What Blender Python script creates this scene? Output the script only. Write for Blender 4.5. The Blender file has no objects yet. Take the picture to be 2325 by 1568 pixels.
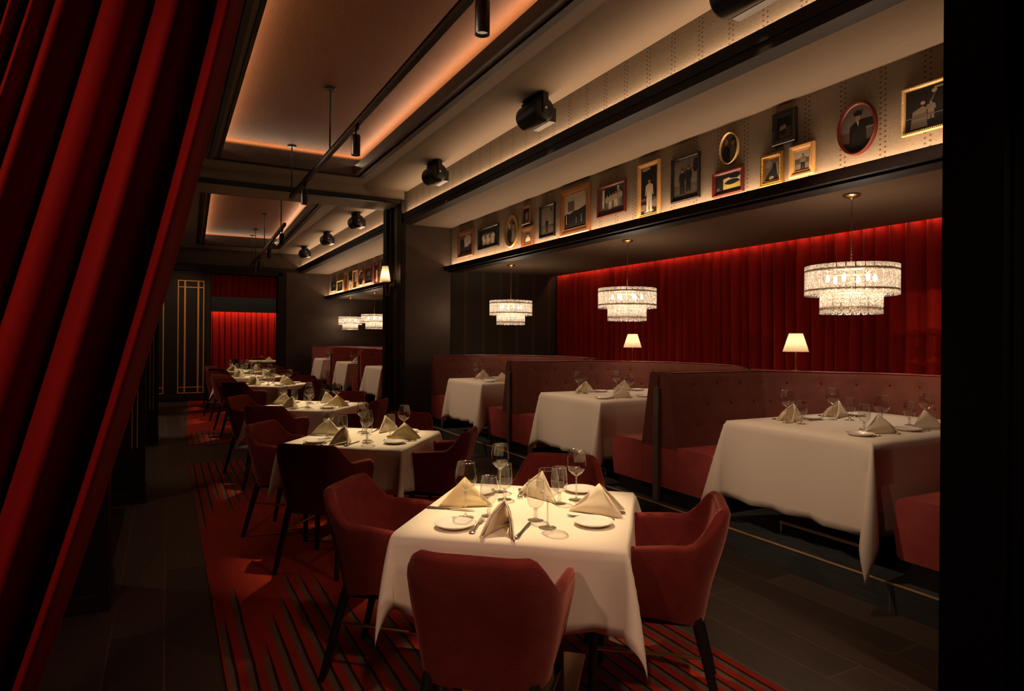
import bpy, math, random
from math import sin, cos, pi, radians as R, sqrt, atan2
from mathutils import Vector, Matrix
C = bpy.context.scene.collection
S = bpy.context.scene

# ------------------------------------------------------------------ camera, world, exposure
FPX, SHY, YAW, ROLL, HC = 1469.0, -16.2, .4901, -.0082, 1.52
cd = bpy.data.cameras.new('camera'); cam = bpy.data.objects.new('camera', cd); C.objects.link(cam)
cd.sensor_width = 36; cd.lens = FPX / 2325 * 36; cd.shift_y = SHY / 2325; cd.clip_start = .05; cd.clip_end = 100
_F = Vector((sin(YAW), cos(YAW), 0)); _r0 = Vector((cos(YAW), -sin(YAW), 0)); _d0 = Vector((0, 0, -1))
_r = _r0 * cos(ROLL) + _d0 * sin(ROLL); _d = _r0 * -sin(ROLL) + _d0 * cos(ROLL)
_m = Matrix((_r, -_d, -_F)).transposed().to_4x4(); _m.translation = Vector((0, 0, HC)); cam.matrix_world = _m
S.camera = cam
w = bpy.data.worlds.new('world'); S.world = w; w.use_nodes = True
w.node_tree.nodes['Background'].inputs[0].default_value = (.9, .62, .45, 1); w.node_tree.nodes['Background'].inputs[1].default_value = .006
S.view_settings.view_transform = 'Standard'; S.view_settings.look = 'None'; S.view_settings.gamma = 1
S.view_settings.exposure = 0; S.view_settings.use_curve_mapping = False
S.cycles.max_bounces = 8; S.cycles.transparent_max_bounces = 24; S.cycles.caustics_reflective = False; S.cycles.caustics_refractive = False
S.cycles.sample_clamp_indirect = 4; S.cycles.use_denoising = True

WARM = (1, .70, .42); WARM2 = (1, .68, .43); AMB = (1, .55, .25)
def aim(o, loc, to):
    o.location = loc; o.rotation_euler = (Vector(to) - Vector(loc)).to_track_quat('-Z', 'Y').to_euler()
def spot(loc, to, watts, deg, col=WARM, blend=.6, rad=.03):
    l = bpy.data.lights.new('spot_beam', 'SPOT'); l.energy = watts; l.spot_size = R(deg); l.spot_blend = blend; l.color = col; l.shadow_soft_size = rad
    o = bpy.data.objects.new('spot_beam', l); C.objects.link(o); aim(o, loc, to); return o
def strip(a, b, wd, nrm, watts, col=WARM2, spread=180):
    """long LED strip from a to b shining along nrm"""
    a, b = Vector(a), Vector(b); l = bpy.data.lights.new('led_strip', 'AREA'); l.shape = 'RECTANGLE'
    l.size = (b - a).length; l.size_y = wd; l.energy = watts; l.color = col; l.spread = R(spread)
    o = bpy.data.objects.new('led_strip', l); C.objects.link(o)
    x = (b - a).normalized(); z = -Vector(nrm).normalized(); y = z.cross(x).normalized(); z = x.cross(y)
    m = Matrix((x, y, z)).transposed().to_4x4(); m.translation = (a + b) / 2; o.matrix_world = m; return o
def bulb(loc, watts, rad=.05, col=WARM):
    l = bpy.data.lights.new('bulb_glow', 'POINT'); l.energy = watts; l.color = col; l.shadow_soft_size = rad
    o = bpy.data.objects.new('bulb_glow', l); C.objects.link(o); o.location = loc; return o

# light: LED coves, wall grazers
Y0, YE, YE2, YF = 1.6, 10.44, 11.38, 20.1        # near wall, end of near bay, start and end of far bay
strip((3.51, Y0 + .1, 3.562), (3.51, YE - .03, 3.562), .03, (.35, 0, .9), 34)
strip((4.29, Y0 + .1, 2.738), (4.29, YE - .03, 2.738), .03, (.25, 0, .9), 36)
strip((3.51, YE2 + .05, 3.562), (3.51, YF - .05, 3.562), .03, (.35, 0, .9), 40)
strip((4.29, YE2 + .05, 2.738), (4.29, YF - .05, 2.738), .03, (.25, 0, .9), 46)
strip((6.47, Y0 + .1, 2.76), (6.47, YE - .1, 2.76), .03, (.3, 0, -1), 12, (1, .5, .3))
# tables of the centre row
TAB = [(1.42, 2.50, 0), (1.34, 4.87, .5), (1.40, 7.38, 1), (1.47, 10.95, 0), (1.45, 13.1, 1), (1.52, 15.35, 0)]
TROT = R(-40.5)
HEADS = [(1.55, 3.29), (1.55, 6.05), (1.55, 8.62)]
for (hx, hy), (tx, ty, _) in zip(HEADS, TAB): spot((hx, hy, 3.24), (tx, ty, .76), 400, 32, (1, .76, .44), .8)
HEADS2 = [(1.78, 12.0), (1.86, 14.2), (1.95, 16.6), (2.0, 18.0)]
for (hx, hy), (tx, ty, _) in zip(HEADS2, TAB[3:]): spot((hx, hy, 3.14), (tx, ty, .76), 330, 34, (1, .76, .44), .8)
PROJ = [3.0, 5.70, 8.50, 12.75, 15.4, 18.2]
BY = [1.60, 4.26, 6.94, 9.62]                     # booth partitions, near bay
BY2 = [11.4, 13.95, 16.6, 19.2]
for i, y in enumerate(PROJ): spot((3.36, y, 3.62), (3.46, y - .2, .3), 40, 46, WARM2, .9, .06)
for y in (2.9, 5.58, 8.2, 12.7, 15.3, 17.9): spot((.15, y + 1.0, 3.85), (4.45, y - .05, .85), 215, 40, (1, .68, .47), .9, .04)  # unseen spots added at the left ceiling to brighten the booth fronts
for y in (2.9, 5.58, 8.2): spot((.15, y - .85, 3.85), (4.3, y, .9), 105, 30, (1, .70, .48), .9, .04)  # more added spots without fixtures, lifting the booth tables from the near side
spot((.15, 2.05, 3.85), (6.6, 2.75, 1.5), 520, 24, (1, .62, .4), .9, .04)
spot((.45, 14.6, 3.9), (.25, 16.7, 1.4), 90, 60, WARM2, .8, .05)  # added wash with no fixture, brightens the gold lines of the far partition
for y, e in ((5.6, 26), (8.75, 40), (12.3, 130)): spot((-1.6, y, 3.4), (.1, y + .1, 0), e, 50, (1, .72, .5), .6, .05)
spot((.55, .3, 3.6), (1.15, 2.2, .3), 105, 44, (1, .62, .42), .8, .1)
spot((2.75, .1, 3.6), (1.9, 2.0, .3), 115, 55, (1, .62, .42), .8, .1)
spot((-1.25, .55, 2.5), (-.05, 1.8, 1.4), 54, 80, (1, .55, .4), .9, .06)

# ------------------------------------------------------------------ materials
MATS = {}
def nt(name):
    m = bpy.data.materials.new(name); m.use_nodes = True; t = m.node_tree; t.nodes.clear(); MATS[name] = m
    out = t.nodes.new('ShaderNodeOutputMaterial'); return m, t, out
def nd(t, typ, **kw):
    n = t.nodes.new(typ)
    for k, v in kw.items():
        if k.startswith('_'): setattr(n, k[1:], v)
    for k, v in kw.items():
        if not k.startswith('_'):
            n.inputs[int(k[1:]) if k[0] == 'i' and k[1:].isdigit() else k.replace('8', ' ')].default_value = v
    return n
def mth(t, op, a, b=None, c=None):
    n = t.nodes.new('ShaderNodeMath'); n.operation = op
    for i, v in enumerate((a, b, c)):
        if v is None: continue
        if isinstance(v, (int, float)): n.inputs[i].default_value = v
        else: t.links.new(v, n.inputs[i])
    return n.outputs[0]
def mixc(t, f, a, b):
    n = t.nodes.new('ShaderNodeMix'); n.data_type = 'RGBA'
    for s, v in ((0, f), (6, a), (7, b)):
        if isinstance(v, (int, float)): n.inputs[s].default_value = v
        elif isinstance(v, tuple): n.inputs[s].default_value = (*v, 1)
        else: t.links.new(v, n.inputs[s])
    return n.outputs[2]
def coords(t, kind='Object', scale=(1, 1, 1)):
    tc = t.nodes.new('ShaderNodeTexCoord'); mp = t.nodes.new('ShaderNodeMapping'); mp.inputs['Scale'].default_value = scale
    t.links.new(tc.outputs[kind], mp.inputs[0]); return mp.outputs[0]
def sep(t, v):
    n = t.nodes.new('ShaderNodeSeparateXYZ'); t.links.new(v, n.inputs[0]); return n.outputs
def noise(t, v, scale, detail=3, rough=.5):
    n = nd(t, 'ShaderNodeTexNoise', Scale=scale, Detail=detail, Roughness=rough); t.links.new(v, n.inputs['Vector']); return n.outputs[0]
def bump(t, h, strength, dist=.01):
    b = nd(t, 'ShaderNodeBump', Strength=strength, Distance=dist); t.links.new(h, b.inputs['Height']); return b.outputs[0]
def prin(t, out, col, rough=.5, metal=0, spec=.5, nrm=None, sheen=0, stint=(1, 1, 1), srough=.3, **kw):
    p = t.nodes.new('ShaderNodeBsdfPrincipled')
    if isinstance(col, tuple): p.inputs['Base Color'].default_value = (*col, 1)
    else: t.links.new(col, p.inputs['Base Color'])
    if isinstance(rough, (int, float)): p.inputs['Roughness'].default_value = rough
    else: t.links.new(rough, p.inputs['Roughness'])
    p.inputs['Metallic'].default_value = metal; p.inputs['Specular IOR Level'].default_value = spec
    p.inputs['Sheen Weight'].default_value = sheen; p.inputs['Sheen Tint'].default_value = (*stint, 1); p.inputs['Sheen Roughness'].default_value = srough
    for k, v in kw.items(): p.inputs[k.replace('_', ' ')].default_value = v
    if nrm is not None: t.links.new(nrm, p.inputs['Normal'])
    t.links.new(p.outputs[0], out.inputs[0]); return p
def plain(name, col, rough=.5, metal=0, spec=.5, nscale=None, nstr=.15, var=0, **kw):
    m, t, out = nt(name); v = coords(t); c = col; nrm = None
    if nscale:
        h = noise(t, v, nscale, 4); nrm = bump(t, h, nstr, .004)
        if var: c = mixc(t, noise(t, v, nscale * .12, 3), tuple(x * (1 - var) for x in col), tuple(min(1, x * (1 + var)) for x in col))
    prin(t, out, c, rough, metal, spec, nrm, **kw); return m
def fabric(name, dark, lite, scale, sx=(1, 1, 1), rough=.9, sheen=.6, stint=(1, .3, .2), bstr=.3, **kw):
    m, t, out = nt(name); v = coords(t, 'Object', sx); h = noise(t, v, scale, 4, .6)
    prin(t, out, mixc(t, h, dark, lite), rough, 0, .2, bump(t, h, bstr, .003), sheen, stint, **kw); return m
# velvet of curtains
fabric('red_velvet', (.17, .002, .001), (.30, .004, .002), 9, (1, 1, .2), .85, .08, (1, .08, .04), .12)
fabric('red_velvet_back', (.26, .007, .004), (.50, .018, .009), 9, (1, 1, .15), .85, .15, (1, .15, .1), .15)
# chair upholstery: fine horizontal cords
def chair_velvet():
    m, t, out = nt('chair_velvet'); uv = coords(t, 'UV'); v = coords(t)
    s = sep(t, uv); wv = mth(t, 'SINE', mth(t, 'MULTIPLY', s[1], 2 * pi / .0068))
    n1 = noise(t, v, 14, 4, .6); n2 = noise(t, uv, 120, 2)
    c = mixc(t, n1, (.13, .014, .011), (.31, .048, .037))
    h = mth(t, 'ADD', mth(t, 'MULTIPLY', wv, .35), mth(t, 'MULTIPLY', n2, .8))
    c = mixc(t, mth(t, 'MULTIPLY', mth(t, 'ADD', wv, 1), .27), c, (.04, .004, .004))
    prin(t, out, c, .85, 0, .15, bump(t, h, .35, .0012), 1.0, (1, .42, .33), .32)
chair_velvet()
def leather(name, a, b):
    m, t, out = nt(name); v = coords(t); n = noise(t, v, 7, 5, .6); g = nd(t, 'ShaderNodeTexVoronoi', Scale=240); t.links.new(v, g.inputs['Vector'])
    prin(t, out, mixc(t, n, a, b), mth(t, 'MULTIPLY_ADD', n, .2, .27), 0, .45, bump(t, g.outputs[0], .12, .001))
leather('red_leather', (.26, .040, .034), (.46, .096, .078))
leather('seat_leather', (.24, .08, .065), (.40, .14, .11))
def booth_fabric():
    m, t, out = nt('booth_fabric'); s = sep(t, coords(t, 'UV')); p = .0165
    a = mth(t, 'SINE', mth(t, 'MULTIPLY', mth(t, 'ADD', s[0], s[1]), pi / p)); b = mth(t, 'SINE', mth(t, 'MULTIPLY', mth(t, 'SUBTRACT', s[0], s[1]), pi / p))
    k = mth(t, 'MULTIPLY', mth(t, 'ABSOLUTE', a), mth(t, 'ABSOLUTE', b)); f = mth(t, 'SMOOTH_MIN', mth(t, 'MULTIPLY', mth(t, 'MAXIMUM', mth(t, 'SUBTRACT', .30, k), 0), 9), 1, .1); f = mth(t, 'MULTIPLY', f, .75)
    n = noise(t, coords(t), 12, 2); c = mixc(t, f, (.06, .007, .007), mixc(t, n, (.30, .09, .05), (.48, .19, .115)))
    prin(t, out, c, .7, 0, .25, bump(t, f, .3, .002), .2, (1, .4, .3))
booth_fabric()
plain('dark_wood', (.022, .013, .010), .55, 0, .25, 30, .1, .35)
plain('black_wood', (.009, .008, .008), .45, 0, .5, 40, .1); plain('jamb_wood', (.006, .005, .005), .6, 0, .15, 40, .1)
plain('edge_wood', (.15, .115, .088), .5, 0, .4, 30, .15, .5)
plain('black_metal', (.012, .011, .011), .42, .3, .5, 80, .05)
plain('bronze_panel', (.095, .064, .046), .42, .5, .5, 22, .08, .3)
plain('brass', (.72, .47, .20), .28, 1, .5, 60, .03)
plain('old_gold', (.62, .36, .10), .38, .9, .5, 60, .2, .3)
plain('pale_gold', (.74, .50, .22), .45, .4, .5, 60, .2, .3)
plain('gold_inlay', (.75, .36, .10), .5, .15, .5)
plain('steel', (.75, .72, .68), .18, 1, .5)
plain('porcelain', (.86, .80, .72), .16, 0, .55)
plain('button_red', (.085, .012, .010), .8, 0, .2); plain('frame_black', (.012, .010, .009), .3, 0, .5, 60, .1)
plain('frame_red', (.10, .012, .008), .32, 0, .5, 40, .1, .3)
plain('frame_wood', (.22, .085, .028), .4, 0, .5, 30, .15, .4)
plain('frame_light', (.55, .30, .11), .4, 0, .5, 30, .15, .3)
plain('frame_brown', (.17, .06, .025), .4, 0, .5, 30, .15, .3)
for n_, c_ in (('photo_dark', (.012, .010, .009)), ('photo_mid', (.10, .075, .055)), ('photo_grey', (.19, .15, .115)), ('photo_light', (.42, .33, .24)),
               ('photo_pale', (.60, .48, .34)), ('photo_grass', (.42, .33, .08)), ('photo_skin', (.36, .22, .15))): plain(n_, c_, .55, 0, .3, 90, .02, .25)
fabric('table_linen', (.80, .70, .56), (.86, .76, .62), 260, (1, 1, 1), .85, .1, (1, .9, .8), .04)
fabric('booth_linen', (.78, .68, .54), (.84, .74, .60), 260, (1, 1, 1), .85, .1, (1, .9, .8), .04)
fabric('napkin_cream', (.82, .70, .50), (.88, .76, .56), 200, (1, 1, 1), .8, .1, (1, .9, .8), .05)
fabric('napkin_yellow', (.84, .68, .36), (.90, .75, .42), 200, (1, 1, 1), .8, .1, (1, .9, .7), .05)
def wood_floor():
    m, t, out = nt('floor_planks'); v = coords(t, 'Object'); mp = t.nodes.new('ShaderNodeMapping'); mp.inputs['Rotation'].default_value = (0, 0, pi / 2); t.links.new(v, mp.inputs[0])
    br = nd(t, 'ShaderNodeTexBrick', Scale=1, **{'Mortar8Size': .003, 'Brick8Width': 1.9, 'Row8Height': .24, 'Mortar8Smooth': .1})
    t.links.new(mp.outputs[0], br.inputs['Vector']); br.inputs['Color1'].default_value = (.050, .035, .027, 1); br.inputs['Color2'].default_value = (.105, .074, .056, 1)
    br.inputs['Mortar'].default_value = (.22, .15, .11, 1)
    st = t.nodes.new('ShaderNodeMapping'); st.inputs['Scale'].default_value = (14, 1.3, 1); t.links.new(v, st.inputs[0]); g = noise(t, st.outputs[0], 5, 6, .65)
    c = mixc(t, mth(t, 'MULTIPLY', g, .75), br.outputs[0], (.026, .018, .015))
    prin(t, out, c, mth(t, 'MULTIPLY_ADD', g, .25, .36), 0, .45, bump(t, g, .15, .002))
wood_floor()
def step_wood():
    m, t, out = nt('step_wood'); v = coords(t, 'Object', (1, 1.2, 12)); g = noise(t, v, 4, 6, .65); s = sep(t, coords(t))
    j = mth(t, 'LESS_THAN', mth(t, 'FRACT', mth(t, 'MULTIPLY_ADD', s[1], .78, .28)), .004)
    c = mixc(t, j, mixc(t, g, (.030, .034, .036), (.085, .088, .084)), (.18, .15, .12))
    prin(t, out, c, .5, 0, .4, bump(t, g, .2, .002))
step_wood()
def wallcloth(name, a, b, stud, off, axis=1, pitch=.30, emis=0):
    """woven wallcovering with double columns of small square studs; axis = horizontal object axis"""
    m, t, out = nt(name); sc = [1, 1, 1]; sc[2] = 5
    g = noise(t, coords(t, 'Object', tuple(sc)), 42, 6, .85); g = mth(t, 'MULTIPLY_ADD', mth(t, 'SUBTRACT', g, .5), 2.2, .5); g2 = noise(t, coords(t, 'Object', (1, 1, 1)), 2.5, 3)
    s = sep(t, coords(t)); h = s[axis]; z = s[2]
    col = mixc(t, g, a, b)
    f = mth(t, 'MULTIPLY', mth(t, 'FRACT', mth(t, 'DIVIDE', mth(t, 'ADD', h, off), pitch)), pitch)
    def column(x0, z0):
        inx = mth(t, 'LESS_THAN', mth(t, 'ABSOLUTE', mth(t, 'SUBTRACT', f, x0)), .0075 if not emis else .006)
        zz = mth(t, 'MULTIPLY', mth(t, 'FRACT', mth(t, 'DIVIDE', mth(t, 'ADD', z, z0), .036)), .036)
        inz = mth(t, 'LESS_THAN', mth(t, 'ABSOLUTE', mth(t, 'SUBTRACT', zz, .018)), .0065)
        return mth(t, 'MULTIPLY', inx, inz)
    k = mth(t, 'MAXIMUM', column(.05, 0), column(.085, .012))
    c = mixc(t, k, col, stud)
    prin(t, out, c, .75 if not emis else mth(t, 'SUBTRACT', .7, mth(t, 'MULTIPLY', k, .3)), 0, .3, bump(t, mth(t, 'ADD', g, mth(t, 'MULTIPLY', k, .5)), .5, .003))
wallcloth('wallcloth_light', (.14, .10, .068), (.40, .31, .215), (.12, .06, .026), .02)
wallcloth('wallcloth_dark', (.034, .025, .017), (.068, .052, .034), (.36, .20, .07), .26, 0, .345, 1)
def silk(name, a, b, rot=0, rough=.55):
    m, t, out = nt(name); g = noise(t, coords(t, 'Object', (11, .6, 1) if not rot else (.8, 9, 1)), 9, 5, .7); g2 = noise(t, coords(t, 'Object', (1.4, .5, 1)), 1.6, 3); gg = mth(t, 'MULTIPLY_ADD', mth(t, 'SUBTRACT', g, .5), 1.5, .5)
    prin(t, out, mixc(t, mth(t, 'MULTIPLY_ADD', gg, .6, mth(t, 'MULTIPLY', g2, .4)), a, b), rough, 0, .08, bump(t, g, .5, .003))
silk('tray_silk', (.135, .048, .019), (.32, .128, .056))
silk('recess_silk', (.20, .15, .11), (.31, .24, .18), 0, .6)
silk('lower_silk', (.11, .068, .042), (.20, .13, .085), 0, .6)
plain('ceiling_paint', (.28, .21, .15), .7, 0, .3, 12, .05, .06)
plain('tray_edge', (.038, .022, .016), .5, 0, .4, 20, .05, .2)
def rug(name, seed, near, far):
    """red pile with taupe/charcoal stripes that run along Y and stop at ragged ends; near=(y0,jit) stripes below, far=(y1,jit) stripes above"""
    m, t, out = nt(name); v = coords(t); s = sep(t, v); wob = noise(t, coords(t, 'Object', (2, .7, 1)), 2.2, 2)
    x = mth(t, 'ADD', s[0], mth(t, 'MULTIPLY', mth(t, 'SUBTRACT', wob, .5), .02)); p = .0785
    q = mth(t, 'DIVIDE', mth(t, 'ADD', x, 5 + seed * .013), p); idx = mth(t, 'FLOOR', q); fr = mth(t, 'SUBTRACT', q, idx)
    def rnd(o):
        wn = t.nodes.new('ShaderNodeTexWhiteNoise'); wn.noise_dimensions = '1D'; t.links.new(mth(t, 'ADD', idx, o), wn.inputs['W']); return wn.outputs[0]
    ea = mth(t, 'MULTIPLY_ADD', rnd(.37 + seed), near[1], near[0]); eb = mth(t, 'MULTIPLY_ADD', rnd(7.1 + seed), far[1], far[0])
    def width(y, e, sgn):
        return mth(t, 'MINIMUM', mth(t, 'MAXIMUM', mth(t, 'MULTIPLY', mth(t, 'SUBTRACT', e, y) if sgn > 0 else mth(t, 'SUBTRACT', y, e), 3.2), 0), 1)
    wd = mth(t, 'MAXIMUM', width(s[1], ea, 1), width(s[1], eb, -1))
    d = mth(t, 'ABSOLUTE', mth(t, 'SUBTRACT', fr, .22)); taupe = mth(t, 'LESS_THAN', d, mth(t, 'MULTIPLY', wd, .19))
    d2 = mth(t, 'ABSOLUTE', mth(t, 'SUBTRACT', fr, .47)); black = mth(t, 'LESS_THAN', d2, mth(t, 'MULTIPLY', wd, .085))
    pile = noise(t, v, 330, 2); red = mixc(t, noise(t, coords(t, 'Object', (7, .8, 1)), 3, 4, .6), (.30, .014, .008), (.56, .045, .018))
    c = mixc(t, black, mixc(t, taupe, red, (.17, .115, .085)), (.018, .010, .009)); c = mixc(t, mth(t, 'MULTIPLY', pile, .45), c, (.05, .006, .004))
    prin(t, out, c, .95, 0, .1, bump(t, pile, .6, .004), .25, (1, .4, .3))
rug('rug_near', 1, (3.35, 1.05), (5.4, 1.25)); rug('rug_far', 3, (11.2, .25), (99, 1))
def glass(name, tint=(1, 1, 1), base=.06, top=.9):
    m, t, out = nt(name); tr = nd(t, 'ShaderNodeBsdfTransparent', Color=(*tint, 1)); gl = nd(t, 'ShaderNodeBsdfGlossy', Roughness=.02)
    lw = nd(t, 'ShaderNodeLayerWeight', Blend=.5); f = mth(t, 'MULTIPLY_ADD', mth(t, 'POWER', lw.outputs['Facing'], 3), top, base)
    mx = t.nodes.new('ShaderNodeMixShader'); t.links.new(f, mx.inputs[0]); t.links.new(tr.outputs[0], mx.inputs[1]); t.links.new(gl.outputs[0], mx.inputs[2]); t.links.new(mx.outputs[0], out.inputs[0])
glass('glass_bowl', (.95, .94, .93), .12, .8); glass('glass_stem', (.93, .91, .89), .26, .55)
def tile_glass():
    m, t, out = nt('ripple_glass'); v = coords(t); n = noise(t, v, 70, 3, .6); vo = nd(t, 'ShaderNodeTexVoronoi', Scale=60); t.links.new(v, vo.inputs['Vector'])
    b = bump(t, mth(t, 'ADD', n, vo.outputs[0]), .9, .01)
    tr = nd(t, 'ShaderNodeBsdfTransparent', Color=(1, .96, .92, 1)); tl = nd(t, 'ShaderNodeBsdfTranslucent', Color=(.95, .86, .76, 1)); gl = nd(t, 'ShaderNodeBsdfGlossy', Roughness=.12)
    t.links.new(b, tl.inputs['Normal']); t.links.new(b, gl.inputs['Normal'])
    a = t.nodes.new('ShaderNodeMixShader'); t.links.new(mth(t, 'MULTIPLY_ADD', n, .85, -.12), a.inputs[0]); t.links.new(tr.outputs[0], a.inputs[1]); t.links.new(tl.outputs[0], a.inputs[2])
    c = t.nodes.new('ShaderNodeMixShader'); c.inputs[0].default_value = .25; t.links.new(a.outputs[0], c.inputs[1]); t.links.new(gl.outputs[0], c.inputs[2]); t.links.new(c.outputs[0], out.inputs[0])
tile_glass()
def shade_cloth():
    m, t, out = nt('shade_cloth'); tl = nd(t, 'ShaderNodeBsdfTranslucent', Color=(.95, .80, .55, 1)); df = nd(t, 'ShaderNodeBsdfDiffuse', Color=(.85, .72, .52, 1))
    a = t.nodes.new('ShaderNodeMixShader'); a.inputs[0].default_value = .4; t.links.new(tl.outputs[0], a.inputs[1]); t.links.new(df.outputs[0], a.inputs[2]); t.links.new(a.outputs[0], out.inputs[0])
shade_cloth()
def emit(name, col, s):
    m, t, out = nt(name); e = nd(t, 'ShaderNodeEmission', Color=(*col, 1), Strength=s); t.links.new(e.outputs[0], out.inputs[0])
emit('bulb_on', (1, .80, .58), 22); emit('lens_on', (1, .75, .5), .35); emit('led_line', (1, .72, .48), 1.6)
M = MATS

# ------------------------------------------------------------------ mesh helpers
class MB:
    def __init__(s): s.v = []; s.f = []; s.m = []; s.uv = {}; s.sm = []
    def add(s, vs, fs, mi=0, smooth=False, uvs=None):
        o = len(s.v); s.v += [tuple(p) for p in vs]
        if uvs:
            for i, q in enumerate(uvs): s.uv[o + i] = q
        for f in fs: s.f.append([i + o for i in f]); s.m.append(mi); s.sm.append(smooth)
        return s
    def box(s, x0, x1, y0, y1, z0, z1, mi=0):
        return s.add([(x, y, z) for z in (z0, z1) for y in (y0, y1) for x in (x0, x1)],
                     [(0, 2, 3, 1), (4, 5, 7, 6), (0, 1, 5, 4), (2, 6, 7, 3), (0, 4, 6, 2), (1, 3, 7, 5)], mi)
    def cube8(s, pts, mi=0):   # 4 bottom ccw, 4 top ccw
        return s.add(pts, [(3, 2, 1, 0), (4, 5, 6, 7), (0, 1, 5, 4), (1, 2, 6, 5), (2, 3, 7, 6), (3, 0, 4, 7)], mi)
    def tube(s, pts, r, n=10, mi=0, cap=True, closed=False):
        pts = [Vector(p) for p in pts]; k = len(pts); vs = []; rs = r if isinstance(r, (list, tuple)) else [r] * k; up = None
        for i, p in enumerate(pts):
            if closed: d = pts[(i + 1) % k] - pts[i - 1]
            else: d = pts[min(i + 1, k - 1)] - pts[max(i - 1, 0)]
            d.normalize()
            if up is None: up = Vector((0, 0, 1)) if abs(d.z) < .9 else Vector((1, 0, 0))
            a = d.cross(up).normalized(); b = a.cross(d); up = b
            vs += [p + (a * cos(2 * pi * j / n) + b * sin(2 * pi * j / n)) * rs[i] for j in range(n)]
        fs = [(i * n + j, i * n + (j + 1) % n, ((i + 1) % k) * n + (j + 1) % n, ((i + 1) % k) * n + j) for i in range(k if closed else k - 1) for j in range(n)]
        if cap and not closed: fs += [tuple(range(n))[::-1], tuple((k - 1) * n + j for j in range(n))]
        return s.add(vs, fs, mi, True)
    def lathe(s, prof, n=24, c=(0, 0, 0), mi=0, fn=None):
        vs = []; k = len(prof)
        for i in range(n):
            a = 2 * pi * i / n
            for r_, z in prof:
                rr = r_ * (fn(a, z) if fn else 1); vs.append((c[0] + rr * cos(a), c[1] + rr * sin(a), c[2] + z))
        fs = [(i * k + j, ((i + 1) % n) * k + j, ((i + 1) % n) * k + j + 1, i * k + j + 1) for i in range(n) for j in range(k - 1)]
        return s.add(vs, fs, mi, True)
    def grid(s, P, closed_u=False, mi=0, uvs=None, smooth=True):
        nu, nv = len(P), len(P[0]); vs = [p for row in P for p in row]
        fs = [(i * nv + j, ((i + 1) % nu) * nv + j, ((i + 1) % nu) * nv + j + 1, i * nv + j + 1) for i in range(nu if closed_u else nu - 1) for j in range(nv - 1)]
        return s.add(vs, fs, mi, smooth, [q for row in uvs for q in row] if uvs else None)
    def poly(s, pts, mi=0): return s.add(pts, [tuple(range(len(pts)))], mi)
    def prism(s, pts, h, mi=0):   # pts xy ccw, h = (z0,z1)
        n = len(pts); vs = [(x, y, h[0]) for x, y in pts] + [(x, y, h[1]) for x, y in pts]
        return s.add(vs, [tuple(range(n))[::-1], tuple(range(n, 2 * n))] + [(i, (i + 1) % n, n + (i + 1) % n, n + i) for i in range(n)], mi)
    def xf(s, m):
        s.v = [tuple(m @ Vector(p)) for p in s.v]; return s
    def build(s, name, mat, parent=None, bevel=0, sharp=40, solid=0, sub=0):
        me = bpy.data.meshes.new(name); me.from_pydata(s.v, [], s.f); 
        for q in (mat if isinstance(mat, (list, tuple)) else [mat]): me.materials.append(M[q])
        for p, mi, sm in zip(me.polygons, s.m, s.sm): p.material_index = mi; p.use_smooth = sm
        if s.uv:
            ul = me.uv_layers.new(name='UVMap')
            for l in me.loops: ul.data[l.index].uv = s.uv.get(l.vertex_index, (0, 0))
        me.validate(); me.update()
        if any(s.sm): me.set_sharp_from_angle(angle=R(sharp))
        o = bpy.data.objects.new(name, me); C.objects.link(o); o.parent = parent
        if bevel:
            b = o.modifiers.new('bevel', 'BEVEL'); b.width = bevel; b.segments = 2; b.limit_method = 'ANGLE'; b.angle_limit = R(50)
        if solid:
            b = o.modifiers.new('solid', 'SOLIDIFY'); b.thickness = solid; b.offset = 0
        if sub:
            b = o.modifiers.new('sub', 'SUBSURF'); b.levels = sub; b.render_levels = sub
        return o
def tag(o, label, cat, group=None):
    o['label'] = label; o['category'] = cat
    if group: o['group'] = group
    return o
def thing(name, label, cat, loc=(0, 0, 0), rz=0, group=None):
    o = bpy.data.objects.new(name, None); C.objects.link(o); o.location = loc; o.rotation_euler = (0, 0, rz); o.empty_display_size = .05
    return tag(o, label, cat, group)
def dup(root, loc=None, rz=None, label=None, group=None):
    r = root.copy(); C.objects.link(r)
    if loc is not None: r.location = loc
    if rz is not None: r.rotation_euler = (0, 0, rz)
    if label: r['label'] = label
    if group: r['group'] = group
    for ch in list(root.children):
        c = ch.copy(); C.objects.link(c); c.parent = r
        for g in list(ch.children):
            d = g.copy(); C.objects.link(d); d.parent = c
    return r
def struct(name, mb, mat, parent=None, **kw):
    o = mb.build(name, mat, parent, **kw); o['kind'] = 'structure'; return o
def sst(a, b, x):
    x = max(0, min(1, (x - a) / (b - a))); return x * x * (3 - 2 * x)

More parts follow.
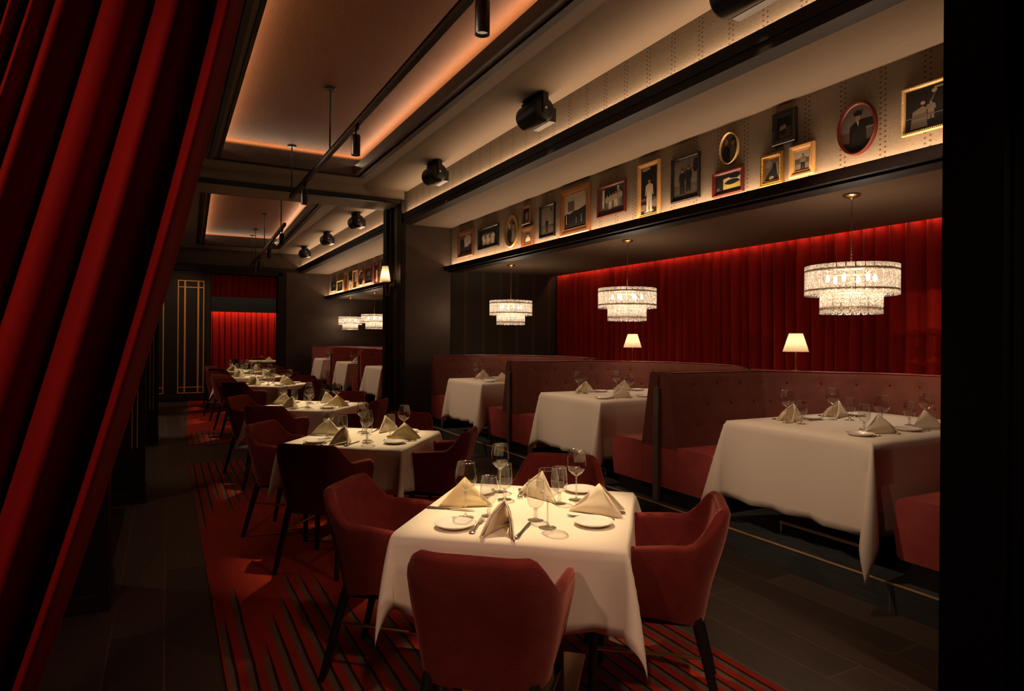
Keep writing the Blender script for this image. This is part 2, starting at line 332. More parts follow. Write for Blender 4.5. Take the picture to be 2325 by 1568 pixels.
# ------------------------------------------------------------------ floor, platform, ceiling, walls
XS = 3.60; ZP = .16; ZC = 3.97
struct('floor', MB().box(-2.5, 3.62, -2.5, YF + 6, -.1, 0), 'floor_planks')
pf = MB().box(XS, 7, Y0 - .3, YF, 0, ZP)
plat = struct('trim_1', MB().box(XS, 6.75, Y0 + .02, YF - .01, .001, ZP), 'step_wood')
tr = MB().box(XS - .006, XS + .012, Y0 + .02, YE, ZP - .002, ZP + .004).box(XS - .006, XS + .012, YE2, YF - .02, ZP - .002, ZP + .004)
struct('trim_2', tr, 'pale_gold')
def ring(inner, outer, z):   # flat ring between two quads (both ccw)
    vs = [(x, y, z) for x, y in inner] + [(x, y, z) for x, y in outer]
    return vs, [(i, (i + 1) % 4, 4 + (i + 1) % 4, 4 + i) for i in range(4)]
def offq(q, d):   # offset ccw quad outward by d
    out = []
    for i in range(4):
        p0, p1, p2 = Vector(q[i - 1]), Vector(q[i]), Vector(q[(i + 1) % 4])
        a = (p1 - p0).normalized(); b = (p2 - p1).normalized(); n1 = Vector((a.y, -a.x)); n2 = Vector((b.y, -b.x))
        n = (n1 + n2).normalized(); out.append(tuple(p1 + n * d / max(.3, n.dot(n1))))
    return out
def tray(idx, q, y0, y1, watts):
    outer = [(-2.2, y0), (3.54, y0), (3.54, y1), (-2.2, y1)]
    m = MB(); vs, fs = ring(q, outer, ZC); m.add(vs, fs); struct('ceiling', m, 'ceiling_paint')
    m = MB(); n = 4; zt = ZC + .12; zz = ZC + .26
    vs = [(x, y, ZC) for x, y in q] + [(x, y, zt) for x, y in q] + [(x, y, zt) for x, y in offq(q, .22)] + [(x, y, zz) for x, y in offq(q, .22)]
    fs = [(k * 4 + i, k * 4 + (i + 1) % 4, (k + 1) * 4 + (i + 1) % 4, (k + 1) * 4 + i) for k in range(3) for i in range(4)]
    m.add(vs, fs); struct('trim_%d' % (idx + 2), m, 'tray_edge')
    m = MB().poly([(x, y, zz) for x, y in offq(q, .22)][::-1]); struct('ceiling', m, 'tray_silk')
    m = MB()
    for d0, d1, dz in ((.0, .035, .018), (.085, .135, .028), (.15, .17, .014)):
        a, b = offq(q, d0), offq(q, d1)
        for i in range(4):
            j = (i + 1) % 4; m.cube8([(*a[i], ZC - dz), (*a[j], ZC - dz), (*b[j], ZC - dz), (*b[i], ZC - dz), (*a[i], ZC), (*a[j], ZC), (*b[j], ZC), (*b[i], ZC)])
    struct('trim_%d' % (idx + 4), m, 'tray_edge')
    c = Vector((sum(p[0] for p in q) / 4, sum(p[1] for p in q) / 4, 0)); e = offq(q, .07)
    per = sum((Vector(q[i]) - Vector(q[(i + 1) % 4])).length for i in range(4))
    for i in range(4):
        a, b = Vector((*e[i], zt + .02)), Vector((*e[(i + 1) % 4], zt + .02)); mid = (a + b) / 2
        d = (b - a).normalized(); inn = Vector((-d.y, d.x, 0))
        strip(a, b, .03, Vector((inn.x * .55, inn.y * .55, 1)), watts * (b - a).length / per, (1, .74, .50))
tray(1, [(.625, 1.9), (2.47, 1.9), (2.47, 9.68), (.625, 9.68)], -.5, YE, 58)
tray(2, [(.65, 12.2), (2.36, 12.15), (2.60, 18.85), (.855, 18.95)], YE2, YF, 44)
# header between the two bays, with a sliding track under it
struct('wall_header', MB().box(-2.2, 3.5, YE, YE2, 3.80, ZC + .3), 'ceiling_paint')
h = MB().box(-2.2, 3.48, YE - .03, YE + .05, 3.765, 3.82).box(-2.2, 3.48, YE - .012, YE + .03, 3.75, 3.765)
struct('trim_7', h, 'black_metal')
# pillar and end wall of the near bay
struct('wall_pillar', MB().box(3.5, 4.36, YE, YE2, 0, ZC), 'bronze_panel', bevel=.01)
struct('trim_8', MB().box(3.44, 3.52, YE - .04, YE + .12, 0, 3.8).box(3.43, 3.47, YE - .05, YE + .0, 0, 3.8).box(3.44, 3.56, YE2 - .14, YE2 + .05, 0, 3.8).box(3.46, 3.5, YE + .2, YE + .26, 0, 3.8).box(3.46, 3.5, YE + .6, YE + .66, 0, 3.8), 'dark_wood', bevel=.006)
struct('wall_end', MB().box(4.36, 6.75, YE, YE2, 0, 2.75), 'wallcloth_dark')
# fascia, beam, recess, picture wall, lower ceiling for both bays
for (a, b, k) in ((Y0, YE, 9), (YE2, YF, 13)):
    struct('wall_fascia', MB().box(3.54, 3.60, a, b, 3.43, ZC), 'wallcloth_light')
    struct('trim_%d' % k, MB().box(3.46, 3.62, a, b, 3.42, 3.555).box(3.46, 3.475, a, b, 3.555, 3.585).box(3.45, 3.47, a, b, 3.49, 3.52), 'dark_wood')
    struct('ceiling', MB().box(3.60, 4.40, a, b, 3.425, 3.5), 'recess_silk')
    struct('wall_picture', MB().box(4.36, 4.42, a, b, 2.70, 3.425), 'wallcloth_light')
    struct('trim_%d' % (k + 1), MB().box(4.24, 4.42, a, b, 2.675, 2.725).box(4.24, 4.252, a, b, 2.725, 2.755).box(4.30, 4.48, a, b, 2.655, 2.675), 'dark_wood')
    struct('ceiling', MB().box(4.42, 6.42, a, b, 2.69, 2.8), 'lower_silk')
    struct('wall_back', MB().box(6.68, 6.8, a, b, 0, 3.0), 'black_wood')
struct('wall_near', MB().box(3.6, 6.8, Y0 - .2, Y0, 0, ZC), 'bronze_panel')
# jamb of the opening at the right, stepped casing
J = MB().box(2.96, 3.9, 1.36, 1.6, 0, ZC + .3)
for x0, x1, d in ((3.0, 3.07, .02), (3.11, 3.13, .03), (3.17, 3.30, .045), (3.33, 3.35, .03), (3.40, 3.9, .07)): J.box(x0, x1, 1.36 - d, 1.36, 0, ZC + .3)
struct('trim_11', J, 'jamb_wood', bevel=.004)
# far wall with doorway
fw = MB().box(-2.2, 1.10, YF, YF + .3, 0, ZC + .3).box(2.88, 7, YF, YF + .3, 0, ZC + .3).box(1.10, 2.88, YF, YF + .3, 3.29, ZC + .3)
struct('wall_far', fw, 'bronze_panel')
d = MB().box(1.02, 1.10, YF - .05, YF + .32, 0, 3.40).box(2.88, 3.02, YF - .05, YF + .32, 0, 3.40).box(1.02, 3.02, YF - .05, YF + .32, 3.29, 3.42).box(3.06, 3.12, YF - .04, YF, 0, 3.4).box(-.9, 3.5, YF - .06, YF, 3.42, 3.52)
struct('door_1', d, 'dark_wood', bevel=.008)
struct('wall_beyond', MB().box(-2, 7, 24.0, 24.2, 0, 4).box(-2, -1.8, 20.4, 24, 0, 4).box(6.8, 7, 20.4, 24, 0, 4), 'black_wood')
struct('ceiling', MB().box(-2, 7, 20.4, 24.2, 3.6, 3.7), 'ceiling_paint')
struct('trim_12', MB().box(-1.8, 6.8, 23.0, 23.15, 2.31, 2.79).box(-1.8, 6.8, 23.15, 23.6, 2.74, 2.79), 'step_wood')
strip((-1, 23.28, 2.6), (6, 23.28, 2.6), .04, (0, .35, -1), 70, (1, .45, .25))
strip((0, 22.0, 3.5), (5, 22.0, 3.5), .1, (0, .3, -1), 8, (1, .7, .5))
# left side: wall, piers with gold lines
struct('wall_left', MB().box(-2.3, -2.2, -2.5, YF, 0, ZC + .3), 'black_wood')
for y, x in ((4.2, -.29), (6.75, -.18), (10.2, -.11)):
    p = struct('wall_pier', MB().box(x - .75, x, y, y + .42, 0, ZC).box(x - .02, x + .015, y - .015, y + .05, 0, ZC).box(x - .75, x + .02, y - .01, y + .43, 0, .1), 'dark_wood', bevel=.006)
    g = MB()
    for dx in (.045, .085): g.box(x - dx - .008, x - dx, y - .004, y + .002, .5, 2.75)
    g.build('gold_line', 'gold_inlay', p)
# partition with geometric gold lines at the far left
pw = struct('wall_partition', MB().box(-1.2, .875, 16.7, 16.9, 0, 3.12).box(.80, .90, 16.66, 16.94, 0, 3.14).box(-1.2, .9, 16.68, 16.7, 0, .14).box(-1.2, .9, 16.64, 16.96, 3.04, 3.16), 'dark_wood', bevel=.005)
def gold(x0, x1):
    g = MB(); y0, y1 = 16.688, 16.701; z0, z1 = .19, 2.80; t_ = .022
    def vb(x): g.box(x, x + t_, y0, y1, z0, z1)
    def hb(z, a=None, b=None): g.box(x0, x1, y0 + .001, y1, z, z + t_)
    vb(x0); vb(x1 - t_)
    W = x1 - x0
    for xx in (x0 + W * .24, x0 + W * .74): g.box(xx, xx + t_ * 1.6, y0 - .001, y1, z0, z1)
    hb(z0); hb(z1 - t_); hb(z0 + .13); hb(z1 - .17); return g
gold(.215, .765).build('gold_line', 'gold_inlay', pw); gold(-.62, -.06).build('gold_line', 'gold_inlay', pw)

# ------------------------------------------------------------------ curtains
def front_curtain():
    # top x positions of the bright fold ridges, world X at z=2.38
    folds = [.166, .102, -.018, -.124, -.208, -.265, -.30, -.32, -.42, -.50, -.58]
    zs = [.02 + i * (3.93 - .02) / 44 for i in range(45)]
    def shift(z):   # lean of the gathered edge
        if z > 2.38: return .23 * (z - 2.38) * .8
        q = (2.38 - z); return -(.222 * q + .022 * q * q)
    P, U = [], []; N = 16
    prof = []
    for i in range(len(folds) - 1):
        a, b = folds[i], folds[i + 1]
        for k in range(N): prof.append((a + (b - a) * k / N, k / N, i))
    for x0, ph, i in prof:
        A = (.058, .085, .065, .075, .06, .07, .06, .06, .06, .06)[i]; A2 = (.0, .35, .15, .3, .1, .2, .2, .2, .2, .2)[i]
        row = []
        for z in zs:
            s_ = shift(z); yy = 1.86 - 1.45 * A * abs(sin(pi * ph ** (1.6 if i else 1.15))) ** .95 + .012 * sin(9 * ph + i)
            row.append((x0 + s_ + .012 * sin(z * 1.3 + i), yy + .01 * sin(z * 2 + i * 2), z))
        P.append(row)
    for row in P[:1]: edge = [(p[0] - .03, p[1] + .06, p[2]) for p in row]
    m = MB().grid([edge] + P)
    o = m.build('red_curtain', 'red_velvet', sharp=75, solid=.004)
    tag(o, 'large red velvet curtain swept aside in the left foreground', 'curtain')
front_curtain()
def pleats(name, x, y0, y1, z0, z1, label, per, amp, mat, axis='y', seed=1, group=None):
    rnd = random.Random(seed); P = []; y = y0; zs = [z0 + (z1 - z0) * i / 9 for i in range(10)]
    while y < y1:
        w_ = per * rnd.uniform(.75, 1.3); A = amp * rnd.uniform(.75, 1.2); ph0 = rnd.uniform(-.5, .5); sk = rnd.uniform(-.25, .25)
        for k in range(14):
            f = k / 14; row = []
            for z in zs:
                d = A * abs(cos(pi * f)) ** .65 * (1 - .15 * sin(z * 1.7 + ph0)); q = y + w_ * (f + sk * .12 * sin(2 * pi * f) + .02 * sin(z * 2.2 + ph0) * sin(pi * f) * 2)
                row.append((x - d, q, z) if axis == 'y' else (q, x - d, z))
            P.append(row)
        y += w_
    o = MB().grid(P).build(name, mat, sharp=75, solid=.004); return tag(o, label, 'curtain', group)
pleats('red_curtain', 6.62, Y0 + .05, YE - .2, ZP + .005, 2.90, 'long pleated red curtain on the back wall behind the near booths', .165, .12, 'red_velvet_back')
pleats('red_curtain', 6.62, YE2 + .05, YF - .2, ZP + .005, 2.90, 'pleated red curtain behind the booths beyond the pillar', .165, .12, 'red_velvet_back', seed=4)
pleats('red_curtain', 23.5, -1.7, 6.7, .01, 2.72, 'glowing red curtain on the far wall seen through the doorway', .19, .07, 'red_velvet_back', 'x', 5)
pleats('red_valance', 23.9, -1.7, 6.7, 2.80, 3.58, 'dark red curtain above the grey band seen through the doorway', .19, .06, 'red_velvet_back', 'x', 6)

# ------------------------------------------------------------------ rugs
tag(MB().box(.238, 2.365, .9, 8.52, .0005, .012).build('striped_rug', 'rug_near'), 'long red rug with charcoal and taupe stripes under the three nearest tables', 'rug', 'striped rugs under the centre tables')
q = [(.243, 9.99), (2.42, 9.93), (2.6, 17.2), (.45, 17.3)]
tag(MB().prism(q, (.0005, .012)).build('striped_rug', 'rug_far'), 'second red striped rug, beyond the cross aisle, under the far tables', 'rug', 'striped rugs under the centre tables')

# ------------------------------------------------------------------ chairs
def make_chair():
    t = thing('dining_chair', 'x', 'chair', group='red velvet dining chairs')
    hw, yb, yf, rc = .272, -.27, .13, .17
    pts = []
    def arc(cx, cy, a0, a1, n=9): return [(cx + rc * cos(a0 + (a1 - a0) * i / n), cy + rc * sin(a0 + (a1 - a0) * i / n)) for i in range(n + 1)]
    right = [(hw, yf - (yf - (yb + rc)) * i / 9) for i in range(9)] + arc(hw - rc, yb + rc, 0, -pi / 2) + [((hw - rc) * (1 - i / 4), yb) for i in range(1, 5)]
    left = [(-x, y) for x, y in right[:-1]][::-1]; path = right + left
    L = [0]
    for a, b in zip(path, path[1:]): L.append(L[-1] + math.hypot(b[0] - a[0], b[1] - a[1]))
    tot = L[-1]; P, U = [], []
    nrm = []
    for i in range(len(path)):
        a = Vector(path[max(i - 1, 0)]); b = Vector(path[min(i + 1, len(path) - 1)]); d_ = (b - a).normalized(); nrm.append(Vector((-d_.y, d_.x)) * -1)
    for i, (p, l) in enumerate(zip(path, L)):
        s_ = abs(l - tot / 2) / (tot / 2); out = -nrm[i]
        if out.dot(Vector(p) - Vector((0, 0))) < 0: out = -out
        zt = .835 - .128 * sst(.32, .56, s_) - .015 * sst(.6, 1, s_); zt -= .065 * max(0, (s_ - .90) / .10) ** 2.5
        zb = .375 + .03 * sst(.3, .8, s_); th = .052 - .012 * s_; th *= 1 - .55 * max(0, (s_ - .955) / .045) ** 2
        row, ur = [], []
        prof = []   # (offset from outer face inward, z)
        for k in range(9): f = k / 8; prof.append((0, zb + (zt - th / 2 - zb) * f))
        for k in range(1, 6): a = pi * k / 6; prof.append((th / 2 - th / 2 * cos(a), zt - th / 2 + th / 2 * sin(a)))
        for k in range(8): f = k / 7; prof.append((th, zt - th / 2 - (zt - th / 2 - .43) * f))
        prof.append((th * .5, zb + .02)); prof.append((0, zb)); vv = 0
        for k, (o_, z) in enumerate(prof):
            f = (z - zb) / (.835 - zb); lean = -.052 * (1 - f) + .014 * sin(pi * min(1, max(0, f)))      # body tapers to the seat
            lx = lean - o_ +   .018 * sst(.5, 1, s_) * f; y_extra = -.035 * f if s_ < .5 else 0
            q = Vector(p) + out * lx
            row.append((q.x, q.y - .05 * sst(.25, 1, f) * (1 - sst(.35, .8, s_)), z)); ur.append((l, z + (.5 if 9 <= k else 0) * 0 + o_))
        P.append(row); U.append(ur)
    m = MB().grid(P, uvs=U)
    n = len(P[0])
    m.add(P[0], [tuple(range(n - 1))[::-1]], 0, False, U[0]); m.add(P[-1], [tuple(range(n - 1))], 0, False, U[-1])
    m.build('backrest', 'chair_velvet', t, sharp=60)
    # seat cushion
    seat = MB(); hwi = .215; ys = [-.17, -.16, -.1, .05, .20, .235, .245]; zz = [.45, .485, .492, .492, .487, .475, .45]; Pg = []
    for y_, z_ in zip(ys, zz):
        Pg.append([(x, y_, z_ - (.035 if abs(x) > .203 else (.008 if abs(x) > .19 else 0))) for x in (-.206, -.20, -.175, -.1, 0, .1, .175, .20, .206)])
    seat.grid(Pg, uvs=[[(p[0], p[1]) for p in r_] for r_ in Pg]); seat.box(-.205, .205, -.165, .245, .40, .452)
    seat.build('seat', 'chair_velvet', t)
    MB().box(-.195, .195, -.16, .235, .375, .402).build('seat_frame', 'black_wood', t)
    for sx in (-1, 1):
        for fr in (0, 1):
            if fr: top, bot, w1, w2 = (.195 * sx, .215, .40), (.205 * sx, .225, 0), .021, .016
            else: top, bot, w1, w2 = (.175 * sx, -.185, .40), (.215 * sx, -.285, 0), .022, .015
            b = MB().tube([bot, tuple((Vector(bot) + Vector(top)) / 2), top], [w2, (w1 + w2) / 2, w1], 10); b.build('leg', 'black_wood', t)
        MB().tube([(.203 * sx, .218, .255), (.190 * sx, -.222, .255)], .008, 8).build('stretcher', 'brass', t)
    return t
chair0 = make_chair(); chair_used = [0]
DEF = {'front': (0, -.60, 0), 'left': (-.585, -.02, 0), 'right': (.53, .02, 0), 'back': (.02, .66, 0)}
def place_chair(tx, ty, rot, side, label, dx=0, dy=0, dr=0):
    lx, ly, _ = DEF[side]; lx += dx; ly += dy
    face = {'front': 0, 'back': pi, 'left': -pi / 2, 'right': pi / 2}[side]
    loc = (tx + lx * cos(rot) - ly * sin(rot), ty + lx * sin(rot) + ly * cos(rot), .0125); rz = rot + face + dr
    if not chair_used[0]:
        chair_used[0] = 1; chair0.location = loc; chair0.rotation_euler = (0, 0, rz); chair0['label'] = label; return chair0
    return dup(chair0, loc, rz, label)

# ------------------------------------------------------------------ table cloths
def cloth(a, b, drop, seed=0, k=.2, n=9, rim=0, skew=(0, 0, 0, 0), kk=None):
    """half sizes a,b; draped square cloth, corners fall in petal folds"""
    rnd = random.Random(seed); ph = [rnd.uniform(0, 6) for _ in range(8)]
    def axis(h):
        inner = [-h + 2 * h * i / 8 for i in range(9)]; o = [drop * ((i / n) ** 1.15) for i in range(1, n + 1)]
        return [-h - v for v in o[::-1]] + inner + [h + v for v in o]
    xs, ys = axis(a), axis(b); rr = .012; P = []; KK = kk or (k, k, k, k)
    def hang(e):   # distance beyond the edge -> (out, down)
        arc = rr * pi / 2
        if e < arc: q = e / rr; return rr * sin(q), -(rr - rr * cos(q))
        return rr, -(rr + e - arc)
    for u in xs:
        row = []
        for v in ys:
            eu, ev = abs(u) - a, abs(v) - b; su, sv = (1 if u > 0 else -1), (1 if v > 0 else -1)
            if eu <= 1e-6 and ev <= 1e-6: x, y, z = u, v, 0
            elif ev <= 1e-6:
                o, z = hang(eu); f = eu / drop; near = sst(.55, 1, abs(v) / b); o += .05 * f * (.3 + .35 * sin(5 * v / b + ph[su + 1])) + .03 * f * sin(11 * v / b + ph[4]) * f
                x, y = su * (a + o), v; z *= .997 + .003 * sin(4 * v + ph[2])
            elif eu <= 1e-6:
                o, z = hang(ev); f = ev / drop; o += .05 * f * (.3 + .35 * sin(5 * u / a + ph[sv + 2])) + .03 * f * sin(11 * u / a + ph[5]) * f
                x, y = u, sv * (b + o)
            else:
                r = math.hypot(eu, ev); th = atan2(ev, eu); ci = (0 if su > 0 else 1) + (0 if sv > 0 else 2); kc = KK[ci]
                o, zz = hang(r); pet = max(0, sin(2 * th)) ** .7; fo = kc * r * pet; f = min(1, r / drop)
                # same flare as the sides at th = 0 and 90 degrees
                fu = .05 * (eu / drop) * (.3 + .35 * sin(5 * sv + ph[su + 1])) + .03 * (eu / drop) ** 2 * sin(11 * sv + ph[4]); fv = .05 * (ev / drop) * (.3 + .35 * sin(5 * su + ph[sv + 2])) + .03 * (ev / drop) ** 2 * sin(11 * su + ph[5])
                tw = th + skew[ci] * pet
                x = su * (a + o * cos(th) + fu + fo * cos(tw)); y = sv * (b + o * sin(th) + fv + fo * sin(tw)); z = -(sqrt(max(1e-6, zz * zz - (fo * .8) ** 2)) if abs(zz) > fo * .8 else abs(zz) * .3)
            row.append((x, y, z))
        P.append(row)
    return P
cloth_cache = {}
def square_table(tx, ty, rot, label, ordn, seed):
    t = thing('dining_table', 'dark pedestal table hidden under the white cloth of the %s' % ordn, 'table', (tx, ty, .0125), rot, 'square tables down the centre of the room')
    MB().box(-.44, .44, -.44, .44, .715, .742).build('tabletop', 'dark_wood', t, bevel=.004)
    MB().tube([(0, 0, .02), (0, 0, .716)], .04, 14).build('pedestal', 'brass', t)
    MB().box(-.24, .24, -.24, .24, 0, .022).build('base_plate', 'brass', t, bevel=.004)
    key = seed % 3
    o = MB().grid(cloth(.445, .445, .31, seed, kk=((.24, .22, .26, .22), (.2, .2, .22, .18), (.18, .24, .2, .22))[key], skew=((.1, 0, -.35, .25), (0, 0, .2, -.2), (.1, 0, 0, .1))[key])).build('tablecloth', 'table_linen', sharp=80, solid=.003)
    o.location = (tx, ty, .7585); o.rotation_euler = (0, 0, rot); tag(o, label, 'tablecloth', 'white tablecloths on the centre tables')
# ------------------------------------------------------------------ tableware
def make_glass(kind):
    if kind == 'wine': h, sb, prof = .235, .115, [(.004, .112), (.012, .117), (.026, .126), (.040, .141), (.0465, .158), (.047, .170), (.0445, .195), (.040, .218), (.0365, .235)]
    else: h, sb, prof = .168, .05, [(.006, .048), (.014, .051), (.026, .060), (.035, .076), (.0385, .095), (.038, .118), (.0355, .145), (.033, .168)]
    t = thing('wine_glass' if kind == 'wine' else 'water_goblet', 'x', 'glass')
    bowl = MB().lathe(prof, 28).build('bowl', 'glass_bowl', t, sharp=80)
    MB().tube([(prof[-1][0] * cos(a), prof[-1][0] * sin(a), prof[-1][1]) for a in [2 * pi * i / 28 for i in range(28)]],   .0012, 6, closed=True).build('rim', 'glass_stem', bowl)
    sp = [(.0001, .0062), (.0001, 0), (.036, 0), (.0365, .0012), (.03, .0022), (.015, .0045), (.0055, .010), (.0042, .02), (.0036, sb * .5), (.004, sb - .018), (.006, sb - .006), (.0045, sb), (.0001, sb + .001)]
    if kind != 'wine': sp = [(.0001, 0), (.033, 0), (.0335, .0012), (.026, .003), (.012, .007), (.007, .013), (.0105, .022), (.007, .032), (.010, .042), (.006, sb), (.0001, sb + .001)]
    MB().lathe(sp[0 if kind != 'wine' else 1:], 20).build('stem', 'glass_stem', t, sharp=80)
    return t
def make_plate():
    t = MB().lathe([(.0001, .006), (.045, .006), (.052, .008), (.066, .015), (.080, .019), (.083, .019), (.083, .017), (.07, .010), (.052, .001), (.048, 0), (.0001, .0015)], 36)
    return tag(t.build('bread_plate', 'porcelain', sharp=80), 'x', 'plate')
def make_fork():
    t = thing('fork', 'x', 'fork'); m = MB()
    zs = [(-.10, .0105, .002), (-.085, .011, .003), (-.05, .0065, .005), (0, .004, .008), (.03, .004, .008), (.048, .011, .005), (.058, .0125, .004)]
    P = [[(-w_, y, z), (-w_ * .5, y, z + .002), (w_ * .5, y, z + .002), (w_, y, z)] for y, w_, z in zs]; m.grid(P); m.build('handle', 'steel', t, solid=.0022)
    m = MB()
    for i in range(4):
        x = -.0105 + .007 * i; m.tube([(x, .056, .004), (x, .075, .003), (x, .092, .006), (x, .1, .009)], [.0018, .0016, .0014, .0008], 6)
    m.build('tines', 'steel', t); return t
def make_knife():
    t = thing('table_knife', 'x', 'knife')
    m = MB().tube([(0, -.115, .006), (0, -.11, .006), (0, -.09, .006), (0, -.03, .006), (0, 0, .006)], [.003, .0095, .0085, .0055, .006], 10); m.xf(Matrix.Diagonal((1, 1, .6, 1)) @ Matrix.Translation((0, 0, .002))).build('handle', 'steel', t)
    m = MB().prism([(-.0055, -.002), (.0055, -.002), (.0075, .03), (.0095, .075), (.006, .1), (0, .115), (-.0055, .1)], (.0035, .0055)); m.build('blade', 'steel', t, bevel=.0008); return t
def make_napkin(seed, mat, name='folded_napkin'):
    rnd = random.Random(seed); m = MB(); h = .128; fb = .066; D = Vector((0, .118, .004)); A = Vector((rnd.uniform(-.006, .006), -.012, h))
    def panel(sgn, sc=1.0, inset=0):
        B = Vector((sgn * fb * sc, -.118 + inset, .003)); n = 10; P = []
        a_ = A + Vector((0, 0, -.01 * (1 - sc) * 8)); d_ = D - Vector((0, inset, 0))
        for i in range(n + 1):
            f = i / n; row = []; E = a_.lerp(d_, f); G = B.lerp(d_, f)      # ridge to foot
            for j in range(7):
                g = j / 6; q = E.lerp(G, g); bulge = .014 * sin(pi * g) * (1 - f) + .004 * sin(7 * g + 4 * f + seed); row.append((q.x + sgn * bulge, q.y - .006 * sin(pi * g) * (1 - f), max(.0035, q.z)))
            P.append(row)
        m.grid(P)
    for s_ in (-1, 1): panel(s_); panel(s_, .80, .006)
    # turned edge, thickened hem along the mouth
    for s_ in (-1, 1): m.tube([tuple(A + Vector((0, -.001, -.004))), (s_ * (fb * .5 + .013), -.066, h * .5), (s_ * fb, -.118, .0055)], [.0025, .0035, .003], 6)
    return tag(m.build(name, mat, sharp=60, solid=.0026), 'x', 'napkin')
g_wine, g_water, plate0, fork0, knife0 = make_glass('wine'), make_glass('goblet'), make_plate(), make_fork(), make_knife()
naps = [make_napkin(i, 'napkin_yellow' if i in (1,) else 'napkin_cream') for i in range(4)]
protos_used = set()
def put(proto, loc, rz, label, group):
    key = proto.name
    if key not in protos_used:
        protos_used.add(key); proto.location = loc; proto.rotation_euler = (0, 0, rz); proto['label'] = label; proto['group'] = group; return proto
    return dup(proto, loc, rz, label, group)
SET = dict(plate=(-.234, -.325, 0), fork=(-.142, -.31, 0), nap=(-.035, -.315, 0), knife=(.045, -.32, 0), wine=(.13, -.255, 0), water=(.068, -.16, 0))
NAME = dict(plate='bread plate', fork='fork', nap='folded napkin', knife='table knife', wine='tall wine glass', water='short-stemmed water goblet')
GRP = dict(plate='white bread plates', fork='forks', nap='folded napkins', knife='table knives', wine='wine glasses', water='water goblets')
COLR = dict(plate='white ', fork='silver ', nap='cream ', knife='silver ', wine='clear ', water='clear ')
def setting(tx, ty, tz, rot, sd, where, seed, over=None, skip=(), nrot=0, napi=None, scale=1):
    """one place setting; sd = rotation of the side in quarter turns (0 front,1 right,2 back,3 left)"""
    rnd = random.Random(seed); over = over or {}
    for k in ('plate', 'fork', 'nap', 'knife', 'wine', 'water'):
        if k in skip: continue
        x, y, dr = SET[k]; x, y = x * 1, y
        x += rnd.uniform(-.012, .012); y += rnd.uniform(-.012, .012); dr = rnd.uniform(-.12, .12)
        a = sd * pi / 2; X, Y = x * cos(a) - y * sin(a), x * sin(a) + y * cos(a)
        if k in over: X, Y = over[k][:2]; dr = over[k][2] if len(over[k]) > 2 else dr
        if isinstance(scale, tuple): pass
        ca, sa = cos(rot), sin(rot); loc = (tx + X * ca - Y * sa, ty + X * sa + Y * ca, tz); rz = rot + a + dr
        pr = dict(plate=plate0, fork=fork0, knife=knife0, wine=g_wine, water=g_water, nap=naps[napi if napi is not None else seed % 4])[k]
        if k == 'nap': rz += nrot
        put(pr, loc, rz, COLR[k] + NAME[k] + where, GRP[k])
ORD = ['nearest square table', 'second square table', 'third square table', 'fourth square table', 'fifth square table', 'sixth square table']
CL = ['white cloth over the nearest square table in the foreground', 'white cloth over the second square table from the camera', 'white cloth over the third square table, before the cross aisle',
      'white cloth over the fourth square table, just past the cross aisle', 'white cloth over the fifth square table of the row', 'white cloth over the farthest square table before the doorway']
SIDE = [('front', 'camera side'), ('right', 'booth side'), ('back', 'far side'), ('left', 'left wall side')]
for i, (tx, ty, s_) in enumerate(TAB):
    rot = TROT + (R(2) if i in (1, 2) else 0) - (R(1.8) if i > 2 else 0)
    square_table(tx, ty, rot, CL[i], ORD[i], i)
    for k, (sn, st) in enumerate(SIDE):
        ov = {}
        if i == 0: ov = [dict(plate=(-.234, -.330), fork=(-.148, -.307, .05), nap=(-.03, -.335, 0), knife=(.044, -.315, -.05), wine=(.13, -.252), water=(.064, -.157)),
                         dict(plate=(.305, -.163), wine=(.189, .227), water=(.12, .142), nap=(.30, .02, 0), fork=(.285, -.07, .0)),
                         dict(plate=(.189, .40), wine=(-.197, .292), water=(-.141, .152), nap=(.03, .22, .7), fork=(-.09, .27, .2)),
                         dict(plate=(-.293, .229), wine=(-.231, -.19), water=(-.142, -.14), nap=(-.28, .0, .1), knife=(-.33, -.085, 0))][k]
        setting(tx, ty, .7605, rot, k, ', ' + st + ' of the ' + ORD[i], i * 4 + k, ov, napi=[0, 2, 3, 1][k] if i == 0 else None)
        place_chair(tx, ty, rot, sn, 'dark red velvet armchair, %s of the %s' % (st, ORD[i]), *((0, 0, 0) if i == 0 else (random.Random(i * 9 + k).uniform(-.02, .02), random.Random(i * 7 + k).uniform(-.02, .02), random.Random(i + k * 5).uniform(-.05, .05))))

# ------------------------------------------------------------------ booths
def rail(a, b):
    """plan path of a booth back (outer line) from the far partition round to the near one, as points with outward normals; a<b in y"""
    x0, x1, x2, c = 3.69, 4.85, 5.62, .78
    raw = [(x0, b), (x1 - .25, b), (x1, b - .01), (x2 - .08, b - c), (x2, b - c - .2), (x2, a + c + .2), (x2 - .08, a + c), (x1, a + .01), (x1 - .25, a), (x0, a)]
    pts = []
    def sub(p, q, n): return [(p[0] + (q[0] - p[0]) * i / n, p[1] + (q[1] - p[1]) * i / n) for i in range(n)]
    for p, q in zip(raw, raw[1:]):
        d = math.hypot(q[0] - p[0], q[1] - p[1]); pts += sub(p, q, max(1, int(d / .035)))
    pts.append(raw[-1]); V = [Vector(p) for p in pts]
    for _ in range(5): V = [V[0]] + [(V[i - 1] + V[i] * 2 + V[i + 1]) / 4 for i in range(1, len(V) - 1)] + [V[-1]]
    N = []
    for i in range(len(V)):
        d = (V[min(i + 1, len(V) - 1)] - V[max(i - 1, 0)]).normalized(); N.append(Vector((d.y, -d.x)))   # inward
    return V, N
